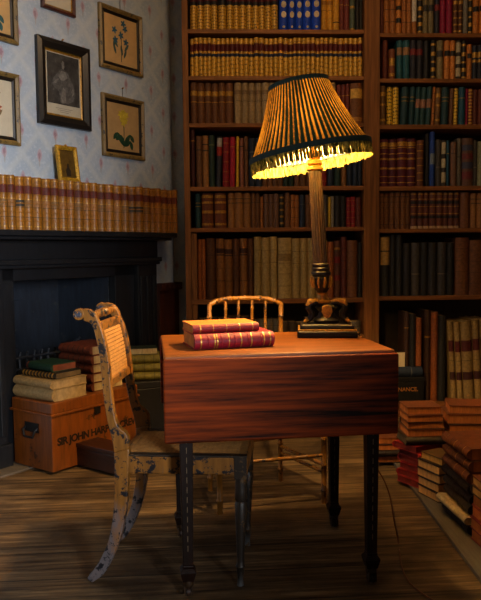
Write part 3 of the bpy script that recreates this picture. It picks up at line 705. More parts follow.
def flower(t, iw, z0, z1, petals, leafc, big):
    H_ = z1 - z0; st = MB(); y = -.0068
    st.tube([(0, y, z0 + .06 * H_), (.004, y, z0 + .4 * H_), (0, y, z0 + .72 * H_)], .0018, 5)
    if big:
        for a, L in ((2.15, .34), (.95, .34), (1.9, .25), (.55, .25)):
            st.poly(leafpoly(0, z0 + .1 * H_, L * H_, .055 * H_, a), y - .0006, y)
            st.poly(leafpoly(math.cos(a) * L * H_, z0 + .1 * H_ + math.sin(a) * L * H_ * .98, .2 * H_, .05 * H_, a + (-1.9 if a < 1.57 else 1.9)), y - .0007, y - .0001)
    else:
        for a, cx, cz in ((1.9, -.2, .2), (2.3, -.12, .35), (1.2, .1, .15), (1.5, -.28, .3), (.9, .12, .3), (1.8, 0.05, .2)): st.poly(leafpoly(cx * iw * 1.6, z0 + cz * H_, .22 * H_, .03 * H_, a), y - .0006, y)
    st.build('stem', cloth(leafc, .85, .3, 40), t)
    fl = MB()
    if big: spots = [(0, .82), (-.18, .78), (.18, .78), (-.1, .68), (.12, .66), (0, .6), (.05, .73)]
    else: spots = [(-.4, .7), (.25, .78), (.0, .62), (-.35, .5), (.3, .5), (.15, .88)]
    for i, (cx, cz) in enumerate(spots):
        for k in range(5): fl.poly(leafpoly(cx * iw, z0 + cz * H_, .085 * H_, .022 * H_, k * 2 * PI / 5 + i), y - .0012 - i * .0001, y - .0004)
    fl.build('flower', cloth(petals, .85, .3, 50), t)
def engraving(t, iw, z0, z1):
    m, nt, b = newmat('engraved_print'); n1 = noise(nt, objco(nt), 22, 6, .7)
    nt.links.new(ramp(nt, n1, [(.35, lin((20, 19, 19))), (.62, lin((58, 56, 54))), (.75, lin((110, 106, 100)))]), b.inputs['Base Color']); b.inputs['Roughness'].default_value = .6
    H_ = z1 - z0; zb_ = z0 + .17 * H_; y = -.0068
    MB().box(-iw * .94, iw * .94, y, y + .0008, zb_, z1 - .015 * H_).build('print', m, t)
    f = MB(); c = lambda x, z: (x * iw, zb_ + z * (z1 - zb_))
    f.poly([c(-.75, .33), c(-.6, .5), c(-.32, .62), c(-.14, .7), c(.1, .7), c(.3, .62), c(.55, .45), c(.7, .25), c(.55, .1), c(.3, .05), c(-.2, .02), c(-.3, .25), c(-.5, .3)], y - .0006, y)
    f.build('figure', cloth((70, 68, 66), .7, .6, 45), t)
    g = MB()
    for p in ([c(-.08, .72), c(-.1, .82), c(-.03, .87), c(.05, .84), c(.06, .75), c(0, .7)], [c(-.3, .55), c(-.12, .67), c(.1, .66), c(.22, .55), c(.02, .48), c(-.15, .47)], [c(-.62, .4), c(-.45, .47), c(-.3, .5), c(-.45, .4)], [c(-.2, .12), c(-.05, .35), c(.1, .3), c(.12, .05), c(-.1, .02)], [c(.42, .3), c(.55, .36), c(.6, .25), c(.5, .2)]): g.poly(p, y - .0011, y - .0004)
    g.build('highlights', cloth((104, 101, 96), .7, .5, 60), t)
    l = MB()
    for k in range(3): l.box(-iw * (.5 - .12 * k), iw * (.5 - .12 * k), y, y + .0005, z0 + (.1 - .03 * k) * H_, z0 + (.108 - .03 * k) * H_)
    l.build('caption_lines', cloth((120, 114, 104)), t)
picture([(35, 33), (88, 48), (90.3, 131), (37.5, 121.5)], 'black framed engraving of a robed figure, gilt slip, above the mantel books', M_DKF, .05, 'slip', M_BRASS, M_PAPER_CREAM, engraving, depth=.03, cord=.012, inner_w=.012)
picture([(99, 2), (142, 16), (143, 77), (100, 66)], 'gilt framed botanical print of small blue flowers, hung by a cord', M_OLDGILT, .024, 'inner_moulding', M_DKF, M_PAPER_TAN, lambda t, a, b, c: flower(t, a, b, c, (44, 80, 98), (62, 84, 80), False), cord=.06)
picture([(102, 92), (144, 101), (145, 161), (103, 154.5)], 'gilt framed botanical print of a yellow flower with big green leaves', M_OLDGILT, .024, 'inner_moulding', M_DKF, M_PAPER_TAN, lambda t, a, b, c: flower(t, a, b, c, (196, 172, 50), (26, 60, 38), True), cord=.05)
picture([(40.5, -52), (74, -42), (75.5, 16), (41.5, 7)], 'red-brown wooden frame cut off by the top edge, above the black engraving', wood('mahogany_frame', (52, 22, 14), (92, 42, 26), (20, 20, 20), .4), .018, 'slip', M_BRASS, M_PAPER_CREAM, None, inner_w=.008)
picture([(-38, -36), (16.5, -22), (17.6, 41.5), (-37, 33)], 'gilt framed botanical print, upper of two at the left edge', M_OLDGILT, .022, 'inner_moulding', M_DKF, M_PAPER_TAN, lambda t, a, b, c: flower(t, a, b, c, (40, 90, 100), (40, 82, 84), True))
picture([(-38, 62), (18.5, 74), (20.3, 144), (-37, 140)], 'gilt framed print of a reddish flower, lower of two at the left edge', M_OLDGILT, .022, 'inner_moulding', M_DKF, M_PAPER_CREAM, lambda t, a, b, c: flower(t, a, b, c, (140, 66, 48), (110, 90, 60), False))
# small gilt frame standing on the mantel books, leaning on the wall
ua, ub = wall_uz(58, 163, .075)[0], wall_uz(78.5, 163, .075)[0]; zs_ = ZM + .2565
W = ub - ua; Hh = wall_uz(68, 147, .04)[1] - zs_
t = thing('framed_miniature', wp((ua + ub) / 2, .075, zs_), RW, 'small brass framed miniature standing on top of the mantel books', 'picture')
t.rotation_euler = (-rad(8), 0, RW)
f = MB(); frame_ring(f, -W / 2, W / 2, 0, Hh, .022, 0, -.02); f.build('frame', gold((206, 158, 48), .25), t)
MB().box(-W / 2 + .02, W / 2 - .02, -.006, -.001, .02, Hh - .02).build('picture_panel', cloth((84, 62, 22), .4, .5, 40), t)
g = MB(); g.poly([(-.012, .03), (-.016, .06), (-.006, .075), (-.004, .095), (.006, .095), (.008, .075), (.016, .06), (.014, .03)], -.0075, -.006); g.build('figure', cloth((34, 24, 14)), t)
MB().lathe([(.006, 0), (.008, .006), (.003, .012)], 10, M=Matrix.Translation((0, -.008, Hh - .002))).build('hanging_ring', M_BRASS, t, smooth=True)

# ------------------------------------------------------------------ trunk and what stands round the hearth
M_TRUNK = painted('orange_trunk_paint', (122, 63, 15), (60, 30, 12), .62, 9, .42)
TC = atz(53, 473, .012); ZH = .0126
DT, NT = DW, NW
tl = .56; te = (atz(10, 462, .012) - TC).length * .92; te = .287
thk = atplane(53, 404, TC, Vector((0, 1, 0))).z - .012
tk = thing('trunk', TC + DT * tl / 2 - NT * te / 2 + Vector((0, 0, .0006)), RW, 'orange painted wooden deed trunk with black lettering and iron handle', 'trunk')
zs1 = thk - .055
MB().box(-tl / 2, tl / 2, -te / 2, te / 2, 0, zs1).build('body', M_TRUNK, tk, bevel=.003)
MB().box(-tl / 2 - .004, tl / 2 + .004, -te / 2 - .004, te / 2 + .004, zs1 + .002, thk).build('lid', M_TRUNK, tk, bevel=.006)
MB().box(-tl / 2 - .012, tl / 2 + .012, -te / 2 - .012, te / 2 + .012, zs1 - .008, zs1 + .004).build('rim_moulding', M_TRUNK, tk, bevel=.003)
IRON = cloth((22, 20, 20), .45, .3, 40)
hd = MB(); xh = -tl / 2; zh = zs1 * .68
hd.box(xh - .004, xh, -.05, .05, zh - .01, zh + .035); hd.tube([(xh - .004, -.045, zh + .012), (xh - .02, -.043, zh + .0), (xh - .022, -.03, zh - .03), (xh - .022, .03, zh - .03), (xh - .02, .043, zh + .0), (xh - .004, .045, zh + .012)], .0055, 8)
hd.build('handle', IRON, tk, smooth=True)
text('SIR JOHN HARPUR CREWE', 'lettering', .05, cloth((26, 18, 14), .6), tk, (-tl / 2 + .03, -te / 2 - .0008, zs1 * .5), (PI / 2, 0, 0), .0005, 'LEFT', .93, .0018)
lk = MB().box(-.018, .018, -te / 2 - .007, -te / 2, zs1 - .045, zs1 - .01).build('lock_plate', IRON, tk)
def trunk_pt(a, b, z=0): return TC + DT * a - NT * b + Vector((0, 0, z))
ztk = thk + .0012
GRP = 'books stacked on the orange trunk'
CREAM = ('cream', (170, 140, 92), [], 0)
def stack(base, rz, items, group):
    z = base.z
    for w, h, d, kind, spine, pg, lab, dx, dy, dr in items:
        r = rz + dr
        off = Vector((dx * math.cos(rz) - dy * math.sin(rz), dx * math.sin(rz) + dy * math.cos(rz), 0))
        flatbook(w, h, d, kind, lab, (base.x + off.x, base.y + off.y, z), r, group, spine, pg); z += w + .0008
CR = (206, 180, 130)
# left pile: long side along the trunk end, spines and page ends toward the room
base = trunk_pt(.13, .155, ztk)
stack(base, RW - PI / 2, [
    (.058, .282, .2, CREAM, 'spine', (190, 160, 112), 'thick cream bound volume at the bottom of the pile on the orange trunk', 0, 0, .03),
    (.04, .284, .205, CREAM, 'spine', (190, 160, 112), 'cream bound volume lying second from the bottom on the orange trunk', .0, 0, -.01),
    (.03, .235, .16, ('x', (30, 28, 26), [(k * .1 + .02, k * .1 + .06, GOLD) for k in range(10)], 0), 'spine', (120, 96, 60), 'black book with gilt ornament under the green book on the trunk', .0, .01, .02),
    (.036, .19, .14, ('x', (22, 54, 40), [(0, .06, (110, 40, 24))], 0), 'spine', (140, 70, 40), 'dark green book topping the pile on the trunk', -.005, .015, -.04)], GRP)
base = trunk_pt(.40, .16, ztk)
RBV = ('x', (96, 44, 26), [(.14, .16, DK), (.3, .32, DK), (.46, .48, DK), (.62, .64, DK), (.78, .8, DK)], 5)
stack(base, RW - PI / 2, [(.045, .24, .2, RBV, 'spine', CR, 'red-brown ribbed leather volume, %s of five behind the chair back' % ('lowest', 'second', 'middle', 'fourth', 'topmost')[k], R.uniform(-.004, .004), R.uniform(-.004, .004), R.uniform(-.03, .03)) for k in range(5)], 'red-brown volumes piled on the trunk')
# black box in the shadow beyond the trunk with three olive volumes
pb = atz(150, 434, .012)
bb = thing('deed_box', (pb.x, pb.y + .02, .0126), RW - .55, 'plain black box in shadow between trunk and table', 'box')
hbx = .315
MB().box(-.13, .13, -.1, .1, 0, hbx - .04).build('body', cloth((22, 20, 20), .5), bb, bevel=.004)
MB().box(-.134, .134, -.104, .104, hbx - .038, hbx).build('lid', cloth((26, 24, 24), .5), bb, bevel=.004)
OL = ('x', (116, 104, 40), [(.2, .21, DK), (.5, .51, DK), (.8, .81, DK)], 0)
stack(Vector((pb.x - .022, pb.y + .02, .0126 + hbx + .001)), .04, [
    (.046, .175, .15, OL, 'spine', (150, 138, 70), 'olive green volume, lowest of three on the black box', 0, 0, .02),
    (.046, .175, .15, OL, 'spine', (150, 138, 70), 'olive green volume, middle of three on the black box', .002, 0, -.02),
    (.046, .17, .15, OL, 'spine', (150, 138, 70), 'olive green volume, uppermost of three on the black box', -.002, 0, .03),
    (.036, .15, .12, ('x', (34, 46, 36), [], 0), 'fore', (206, 180, 130), 'dark green book with cream page edges on the olive volumes', -.008, 0, .12)], 'books on the black box')
# low dark box before the trunk
pl = atz(74, 467, 0)
rz_ = RW - PI / 2; pl = pl + NW * .014
lb = thing('wooden_box', pl + Vector((math.cos(rz_) * .134 - math.sin(rz_) * .069, math.sin(rz_) * .134 + math.cos(rz_) * .069, .0126)), rz_, 'low dark wooden box on the floor before the orange trunk', 'box')
M_LB = wood('dark_box_wood', (34, 16, 10), (64, 32, 18), (6, 40, 40), .4)
MB().box(-.13, .13, -.065, .065, 0, .085).build('body', M_LB, lb, bevel=.003)
MB().box(-.134, .134, -.069, .069, .087, .108).build('lid', M_LB, lb, bevel=.003)

# ------------------------------------------------------------------ table
M_MAH = wood('mahogany', (22, 6, 1), (146, 56, 8), (2.6, 10, 58), .5, 6, .06, .1, (.38, .66))
M_TOP = wood('mahogany_top', (84, 42, 10), (142, 80, 22), (4, 30, 10), .4, 6, .05, .35, (.3, .7))
M_LEG = wood('dark_mahogany', (14, 7, 4), (34, 16, 8), (40, 40, 5), .45, 5, .15, .2)
ZT = .735
tb = thing('drop_leaf_table', (.188, 2.306, 0), rad(5), 'mahogany drop-leaf table with lamp and red books, leaf hanging down in front', 'table')
HX, HY = .348, .262
MB().box(-HX, HX, -HY, HY, ZT - .018, ZT).build('tabletop', M_TOP, tb, bevel=.006, seg=3)
LD = .245
for sgn in (-1, 1):
    m = MB(); nx = 1
    zlo = ZT - .006 - LD
    m.box(-HX - .003, HX + .003, -.01, .01, -LD, -.0)
    lf = m.build('drop_leaf', M_MAH, tb, loc=(0, sgn * (HY + .0125), ZT - .008), bevel=.005, seg=3)
MB().box(-.305, .305, -.243, .243, ZT - .14, ZT - .0185).build('apron', M_LEG, tb, bevel=.002)
for i, (sx, sy) in enumerate(((-1, -1), (1, -1), (1, 1), (-1, 1))):
    m = MB(); m.frustum(.021, .021, ZT - .14, .0215, .0215, ZT - .019); m.frustum(.0155, .0155, .095, .021, .021, ZT - .14)
    m.frustum(.0165, .0165, .088, .0245, .0245, .077, mi=0); m.frustum(.0165, .0165, .095, .0165, .0165, .088); m.frustum(.017, .017, .045, .0245, .0245, .077)
    lg = m.build('leg', M_LEG, tb, loc=(sx * .286, sy * .222, 0), bevel=.002)
    inl = MB()
    for k in range(15):
        z = .14 + k * .03; y = -(.0155 + (.0055) * (z - .095) / (ZT - .235)) - .0004
        inl.box(-.0011, .0011, y, y + .0006, z, z + .018)
    inl.build('inlay', cloth((98, 80, 56), .6), lg)
    cs = MB(); cs.lathe([(.0165, .028), (.018, .034), (.018, .05), (.0165, .054)], 14); cs.box(-.0125, -.0085, -.02, .008, .006, .034); cs.box(.0085, .0125, -.02, .008, .006, .034)
    cm = cs.build('castor', gold((66, 44, 22), .5), lg, smooth=True)
    Mw = Matrix.Translation((0, -.008, .0135)) @ Matrix.Rotation(PI / 2, 4, 'Y')
    wh = MB().lathe([(.005, -.008), (.0132, -.006), (.0132, .006), (.005, .008)], 14, M=Mw)
    for v in range(len(wh.v)): pass
    cs2 = wh.build('wheel', cloth((52, 34, 24), .5), lg, smooth=True)
lgs = [o for o in tb.children if o.name.startswith('leg')]

# ------------------------------------------------------------------ two red books on the table
def on_table(px, py, z=ZT): return atz(px, py, z)
a = on_table(194, 350); b = on_table(273, 346)
ctr = (a + b) / 2; ang = math.atan2(b.y - a.y, b.x - a.x)
RB = ('x', (130, 15, 34), [(.07, .085, GOLD), (.24, .255, GOLD), (.27, .285, GOLD), (.42, .43, GOLD), (.57, .585, GOLD), (.7, .715, GOLD), (.86, .875, GOLD), (.94, .955, GOLD)], 5)
L1 = (b - a).length * 1.0
nrm = Vector((-math.sin(ang), math.cos(ang), 0))
flatbook(.046, L1, .17, RB, 'thick crimson leather book with gilt bands lying on the table', ctr + nrm * .085 + Vector((0, 0, .0008 + 0)), ang, 'red books on the table', 'spine', (200, 140, 70))
a2 = on_table(197, 330, ZT + .048); b2 = on_table(262, 327, ZT + .048)
ang2 = ang + .02
RC_ = (124, 20, 26)
RB2 = ('x', (190, 116, 44), [(0, .1, RC_), (.1, .12, GOLD), (.12, .3, RC_), (.3, .31, GOLD), (.31, .5, RC_), (.5, .51, GOLD), (.51, .7, RC_), (.7, .71, GOLD), (.71, .9, RC_), (.9, .91, GOLD), (.91, 1, RC_)], 0)
flatbook(.026, L1 * .84, .145, RB2, 'thinner red book with worn tan cover on top of the crimson book', Vector((ctr.x, ctr.y, 0)) + nrm * .095 + Vector((-.021, .0, ZT + .048)), ang2, 'red books on the table', 'spine', (200, 140, 70))

# ------------------------------------------------------------------ lamp
lc = atY(326.5, 335, 2.445); lc = Vector((lc.x, 2.445, ZT + .0006))
lamp = thing('table_lamp', lc, rad(-7), 'tall bronze column table lamp with pleated fringed shade, lit', 'lamp')
M_BRZ = cloth((19, 12, 6), .5, .4, 40, 0, .25); M_LG = gold((176, 122, 30), .42)
M_COLM = wood('bronzed_column', (24, 15, 5), (62, 41, 13), (70, 70, 5), .5, 5, .15, .25)
def rr(hx, hy, z0, z1, ins=0.0, mb=None):
    mb = mb or MB(); mb.frustum(hx, hy, z0, hx - ins, hy - ins, z1); return mb
m = rr(.103, .08, 0, .024); rr(.095, .073, .028, .046, .006, m); m.build('base', M_BRZ, lamp, bevel=.006, seg=3)
m = rr(.1, .077, .023, .029); m.build('gilt_line', M_LG, lamp, bevel=.002)
# three-sided pedestal with scroll arms, lion feet and a gilt shield
m = MB().lathe([(.045, .046), (.05, .056), (.03, .072), (.026, .085), (.04, .1), (.034, .108), (.02, .116)], 20); m.build('pedestal', M_BRZ, lamp, smooth=True)
for k, aa in enumerate((rad(205), rad(335), rad(90))):
    c_, s_ = math.cos(aa), math.sin(aa)
    pr = [(.018, .112), (.045, .119), (.064, .113), (.07, .1), (.058, .084), (.06, .068), (.074, .056), (.082, .051)]
    rr_ = [.009, .011, .011, .0115, .011, .0105, .0105, .007]
    MB().tube([(r_ * c_, r_ * s_, z) for r_, z in pr], rr_, 10).build('scroll_foot', M_BRZ, lamp, smooth=True)
    g = MB(); g2 = MB(); g.tube([(r_ * c_, r_ * s_, z + .007) for r_, z in [(.02, .111), (.045, .118), (.065, .113), (.077, .101)]], [.008, .011, .012, .006], 8)
    g2.tube([((.066) * c_, (.066) * s_, .0555), (.076 * c_, .076 * s_, .058), (.086 * c_, .086 * s_, .051)], [.008, .011, .006], 8)
    g.build('gilt_acanthus', M_LG, lamp, smooth=True); g2.build('gilt_paw', M_LG, lamp, smooth=True)
g = MB(); g.poly([(-.016, .108), (-.019, .088), (-.01, .07), (0, .064), (.01, .07), (.019, .088), (.016, .108), (0, .113)], -.052, -.044); g.build('shield', M_LG, lamp, bevel=.003)
TIL = -.055
def L(z): return (-.013 + TIL * (z - .11), 0, z)
def lathe_at(prof, name, mat, seg=20):
    z0 = prof[0][1]; p = L(z0)
    Mx = Matrix.Translation(p) @ Matrix(((1, 0, TIL, 0), (0, 1, 0, 0), (0, 0, 1, 0), (0, 0, 0, 1))) @ Matrix.Translation((0, 0, -z0))
    return MB().lathe(prof, seg, M=Mx).build(name, mat, lamp, smooth=35)
lathe_at([(.03, .116), (.032, .122), (.018, .13), (.014, .145), (.02, .152)], 'collar', M_LG)
lathe_at([(.016, .152), (.026, .165), (.033, .185), (.034, .205), (.029, .21), (.034, .216), (.034, .224), (.028, .23)], 'vase', M_BRZ)
g = MB()
for k in range(10):
    aa = 2 * PI * k / 10; c0 = Vector(L(.19)); g.tube([c0 + Vector((.03 * math.cos(aa), .03 * math.sin(aa), -.02)), c0 + Vector((.0365 * math.cos(aa), .0365 * math.sin(aa), .0)), c0 + Vector((.036 * math.cos(aa), .036 * math.sin(aa), .018))], [.003, .006, .003], 6)
g.build('gilt_leaves', M_LG, lamp, smooth=True)
lathe_at([(.03, .23), (.032, .237), (.027, .243), (.03, .25), (.026, .256)], 'ring_moulding', M_BRZ)
# fluted column
nfl = 16; vs = []; fs = []
for j, (z, r_) in enumerate(((.256, .0245), (.37, .0245), (.5, .0235), (.575, .0225))):
    for k in range(nfl * 2): aa = PI * k / nfl; q = r_ * (1 if k % 2 else .9); p = L(z); vs.append((p[0] + q * math.cos(aa), q * math.sin(aa), z))
n2 = nfl * 2
for j in range(3):
    for k in range(n2): fs.append((j * n2 + k, j * n2 + (k + 1) % n2, (j + 1) * n2 + (k + 1) % n2, (j + 1) * n2 + k))
MB().add(vs, fs).build('column', M_COLM, lamp)
lathe_at([(.023, .575), (.029, .58), (.028, .588), (.022, .594), (.027, .6), (.025, .612), (.018, .617), (.024, .628), (.03, .636), (.03, .643), (.012, .645), (.012, .665), (.019, .668), (.019, .69), (.01, .692)], 'capital', M_LG)
# shade
B0, B1 = atY(310.2, 154.5, 2.445), atY(298.5, 84, 2.445)
ax = (B1 - B0); SH = ax.length; ax.normalize()
shade_root_loc = B0
tlt = math.atan2(ax.x, ax.z)
RB_, RT_ = .207, .101
def shade_mat():
    m, nt, b = newmat('pleated_silk')
    nt.nodes.remove(b); out = nt.nodes['Material Output']
    co = objco(nt); sx = N(nt, 'ShaderNodeSeparateXYZ'); nt.links.new(co, sx.inputs[0])
    an = mth(nt, 'ARCTAN2', sx.outputs[1], sx.outputs[0])
    nz = noise(nt, objco(nt, (12, 12, 2.5)), 1, 3, .6); fine = noise(nt, objco(nt, (160, 160, 60)), 1, 2, .6)
    wv = mth(nt, 'MULTIPLY_ADD', mth(nt, 'SINE', mth(nt, 'MULTIPLY', an, 64)), .5, .5)
    v = mth(nt, 'ADD', mth(nt, 'MULTIPLY', wv, .75), mth(nt, 'MULTIPLY_ADD', nz, 1.1, -.5))
    v = mth(nt, 'ADD', v, mth(nt, 'MULTIPLY_ADD', fine, .6, -.3))
    tc = ramp(nt, v, [(.36, lin((18, 26, 14))), (.6, lin((130, 84, 24))), (.95, lin((230, 166, 60)))])
    df = N(nt, 'ShaderNodeBsdfDiffuse'); tl_ = N(nt, 'ShaderNodeBsdfTranslucent'); mx = N(nt, 'ShaderNodeMixShader')
    gm = N(nt, 'ShaderNodeNewGeometry')
    dc = mixc(nt, gm.outputs['Backfacing'], mixc(nt, ramp(nt, v, [(.4, (0, 0, 0)), (.8, (1, 1, 1))]), lin((20, 40, 36)), lin((120, 96, 40))), lin((226, 206, 150)))
    nt.links.new(dc, df.inputs[0]); nt.links.new(tc, tl_.inputs[0])
    mx.inputs[0].default_value = .0155
    nt.links.new(df.outputs[0], mx.inputs[1]); nt.links.new(tl_.outputs[0], mx.inputs[2]); nt.links.new(mx.outputs[0], out.inputs[0])
    return m
def fringe_mat():
    m, nt, b = newmat('fringe_thread'); nt.nodes.remove(b); out = nt.nodes['Material Output']
    n1 = noise(nt, objco(nt, (90, 90, 40)), 1, 3, .7)
    col = ramp(nt, n1, [(.4, lin((44, 46, 22))), (.66, lin((150, 132, 62)))])
    df = N(nt, 'ShaderNodeBsdfDiffuse'); tl_ = N(nt, 'ShaderNodeBsdfTranslucent'); mx = N(nt, 'ShaderNodeMixShader'); mx.inputs[0].default_value = .017
    for q in (df, tl_): nt.links.new(col, q.inputs[0])
    nt.links.new(df.outputs[0], mx.inputs[1]); nt.links.new(tl_.outputs[0], mx.inputs[2]); nt.links.new(mx.outputs[0], out.inputs[0]); return m
NP = 64; KS = NP * 6; rows_ = 10
vs = []; fs = []
for j in range(rows_ + 1):
    s = j / rows_; r_ = RB_ + (RT_ - RB_) * s + .008 * math.sin(PI * s) * -1; z = s * SH
    for k in range(KS):
        aa = 2 * PI * k / KS; q = r_ + .0032 * math.sin(NP * aa + .5 * math.sin(s * 3)) * (.6 + .6 * (1 - s)); vs.append((q * math.cos(aa), q * math.sin(aa), z))
for j in range(rows_):
    for k in range(KS): k2 = (k + 1) % KS; fs.append((j * KS + k, j * KS + k2, (j + 1) * KS + k2, (j + 1) * KS + k))
locl = lamp.matrix_basis.inverted() if False else None
lampM = Matrix.Translation(lc) @ Matrix.Rotation(rad(-7), 4, 'Z')
sl = lampM.inverted() @ B0
me = bpy.data.meshes.new('shade'); me.from_pydata(vs, [], fs); me.materials.append(shade_mat()); me.polygons.foreach_set('use_smooth', [True] * len(fs)); me.update()
shade = bpy.data.objects.new('shade', me); COL.objects.link(shade); shade.parent = lamp; shade.location = sl; shade.rotation_euler = (0, tlt, 0)
M_TRIM = cloth((20, 40, 36), .8, .3, 60)
def ringband(r, z, w, h, name, mat, seg=64):
    vs = []; fs = []
    for k in range(seg):
        aa = 2 * PI * k / seg
        for dr, dz in ((-w, -h), (w, -h), (w, h), (-w, h)): vs.append(((r + dr) * math.cos(aa), (r + dr) * math.sin(aa), z + dz))
    for k in range(seg):
        k2 = (k + 1) % seg
        for e in range(4): e2 = (e + 1) % 4; fs.append((k * 4 + e, k2 * 4 + e, k2 * 4 + e2, k * 4 + e2))
    return MB().add(vs, fs).build(name, mat, shade, smooth=True)
ringband(RB_ + .002, .006, .005, .009, 'lower_braid', M_TRIM); ringband(RT_, SH - .003, .004, .008, 'upper_braid', M_TRIM)
# fringe of twisted threads
fr = MB(); nf = 250
for k in range(nf):
    aa = 2 * PI * k / nf; r_ = RB_ + .004; ll = .04 + R.uniform(-.004, .003); da = R.uniform(-.01, .01)
    w_ = .0026
    v = []
    for z, a_, wq in ((.0, aa, w_), (-.02, aa + da * .5, w_ * .8), (-ll, aa + da, w_ * .9)):
        for dr in (-.0012, .0012):
            for sd in (-1, 1):
                a2_ = a_ + sd * wq / r_; v.append(((r_ + dr) * math.cos(a2_), (r_ + dr) * math.sin(a2_), z))
    fr.add(v, [(0, 1, 5, 4), (4, 5, 9, 8), (2, 6, 7, 3), (6, 10, 11, 7), (0, 4, 6, 2), (4, 8, 10, 6), (1, 3, 7, 5), (5, 7, 11, 9)])
fr.build('fringe', fringe_mat(), shade)
sp = MB()
for k in range(3): aa = 2 * PI * k / 3; sp.tube([(0, 0, SH - .012), (RT_ * math.cos(aa), RT_ * math.sin(aa), SH - .006)], .0018, 6)
sp.tube([(.0, 0, SH - .03), (0, 0, SH)], .006, 8)
sp.tube([(.02, .0, SH - .02), (.05, 0, .13), (.02, 0, .0)], .0016, 6); sp.tube([(-.02, .0, SH - .02), (-.05, 0, .13), (-.02, 0, .0)], .0016, 6)
sp.build('wire_frame', M_LG, shade, smooth=True)
mb_, nt, b = newmat('lit_bulb'); b.inputs['Emission Color'].default_value = (1, .62, .24, 1); b.inputs['Emission Strength'].default_value = 4000; b.inputs['Base Color'].default_value = (1, .9, .7, 1)
BZ = .078
MB().lathe([(.004, -.03), (.012, -.028), (.02, -.012), (.024, .004), (.02, .02), (.01, .028), (.002, .03)], 12, M=Matrix.Translation((0, 0, BZ))).build('bulb', mb_, shade, smooth=True)
# flex
p0 = atz(352, 331, ZT + .004)
pts = [lampM @ Vector((.09, .03, .012)), p0 + Vector((.02, .0, .0)), atz(361, 336, ZT + .004), Vector((.53, 2.53, ZT - .0)), Vector((.555, 2.60, ZT - .05)), Vector((.575, 2.62, .45)), Vector((.59, 2.6, .2)), Vector((.60, 2.52, .03))]
pts += [atz(x, y, .005) for x, y in ((399, 545), (400, 558), (403, 572), (411, 585), (422, 594), (436, 603))]
pts = [lampM @ Vector((.096, .02, .008)), lampM @ Vector((.125, .035, .005)), atz(368, 338.5, ZT + .005)]
e = tb.matrix_basis
def tbp(x, y, z): return Matrix.Translation((.185, 2.306, 0)) @ Matrix.Rotation(rad(5), 4, 'Z') @ Vector((x, y, z))
pts = [lampM @ Vector((.099, .02, .009)), lampM @ Vector((.118, .02, .005)), tbp(HX - .035, .14, ZT + .004), tbp(HX - .012, .125, ZT + .004), tbp(HX + .006, .12, ZT + .001), tbp(HX + .013, .118, ZT - .03), tbp(HX + .012, .11, .55), tbp(HX + .02, .06, .34)]
pts += [atY(388, 490, 2.36), atY(394, 520, 2.33), atz(398, 541, .006)] + [atz(x, y, .005) for x, y in ((399.5, 552), (401, 563), (405, 575), (412, 585), (422, 593), (436, 602))]
cu = bpy.data.curves.new('lamp_cable', 'CURVE'); cu.dimensions = '3D'; spn = cu.splines.new('BEZIER'); spn.bezier_points.add(len(pts) - 1)
for bp, p in zip(spn.bezier_points, pts): bp.co = p; bp.handle_left_type = bp.handle_right_type = 'AUTO'
cu.bevel_depth = .0026; cu.bevel_resolution = 2; cu.materials.append(cloth((92, 54, 28), .5))
cb = bpy.data.objects.new('lamp_cable', cu); COL.objects.link(cb)
tag(cb, 'thin brown electric flex running from the lamp down to the floor', 'cable')

# ------------------------------------------------------------------ cane chair
M_CH = painted('mustard_chair_paint', (128, 82, 26), (16, 16, 22), .54, 34, .45, ((80, 85, 95), .3))
M_CHD = painted('dark_chair_paint', (40, 32, 25), (84, 60, 30), .56, 40, .45, ((96, 98, 100), .05))
M_CANE = cloth((168, 118, 58), .6, .3, 80)
M_GREYP = painted('grey_worn_paint', (52, 56, 68), (150, 98, 40), .58, 30, .5)
pr_, pf_ = atz(90, 583, 0), atz(240, 587.5, 0)
cv = (pf_ - pr_); cv.z = 0; cl = cv.length; cv.normalize(); cang = math.atan2(cv.y, cv.x); cn = Vector((-cv.y, cv.x, 0))
WC = .325
ch = thing('cane_chair', pr_ + cv * cl / 2 + cn * WC / 2, cang, 'painted scroll-back chair with cane seat and sabre legs, drawn up to the table', 'chair')
def cp(px, py):
    p = atplane(px, py, pr_, cn) - pr_; return (p.dot(cv) - cl / 2, p.z)
PAIRS = [((83.5, 321), (82, 309)), ((88, 322.5), (88, 309.5)), ((92, 325.5), (94, 313)), ((95.3, 337), (98.5, 322)), ((98.6, 352), (104, 338)), ((101, 372), (108.2, 360)), ((102.6, 390), (110.4, 385)), ((104.7, 407), (112.7, 406)), ((108.3, 426), (117.5, 426)), ((113, 446), (128, 438)),
         ((114.2, 468), (128.2, 472)), ((114.3, 490), (127.6, 488)), ((113.2, 512), (126.2, 508)), ((109, 538), (121, 536)), ((101.5, 557), (112, 560)), ((94, 569.5), (103, 575)), ((86.5, 579), (92, 584))]
prs = [(cp(*a), cp(*b)) for a, b in PAIRS]
prs[-1] = ((prs[-1][0][0], max(.004, prs[-1][0][1])), (prs[-1][1][0], 0.0005))
TS = .03
def densify(pr, n=3):
    out = []
    for i in range(len(pr) - 1):
        p0, p1, p2, p3 = pr[max(i - 1, 0)], pr[i], pr[i + 1], pr[min(i + 2, len(pr) - 1)]
        for k in range(n):
            t_ = k / n
            cr = lambda a, b, c, d: .5 * ((2 * b) + (c - a) * t_ + (2 * a - 5 * b + 4 * c - d) * t_ ** 2 + (-a + 3 * b - 3 * c + d) * t_ ** 3)
            out.append(tuple(tuple(cr(p0[e][q], p1[e][q], p2[e][q], p3[e][q]) for q in (0, 1)) for e in (0, 1)))
    out.append(pr[-1]); return out
dp = densify(prs)
NUP = 9 * 3
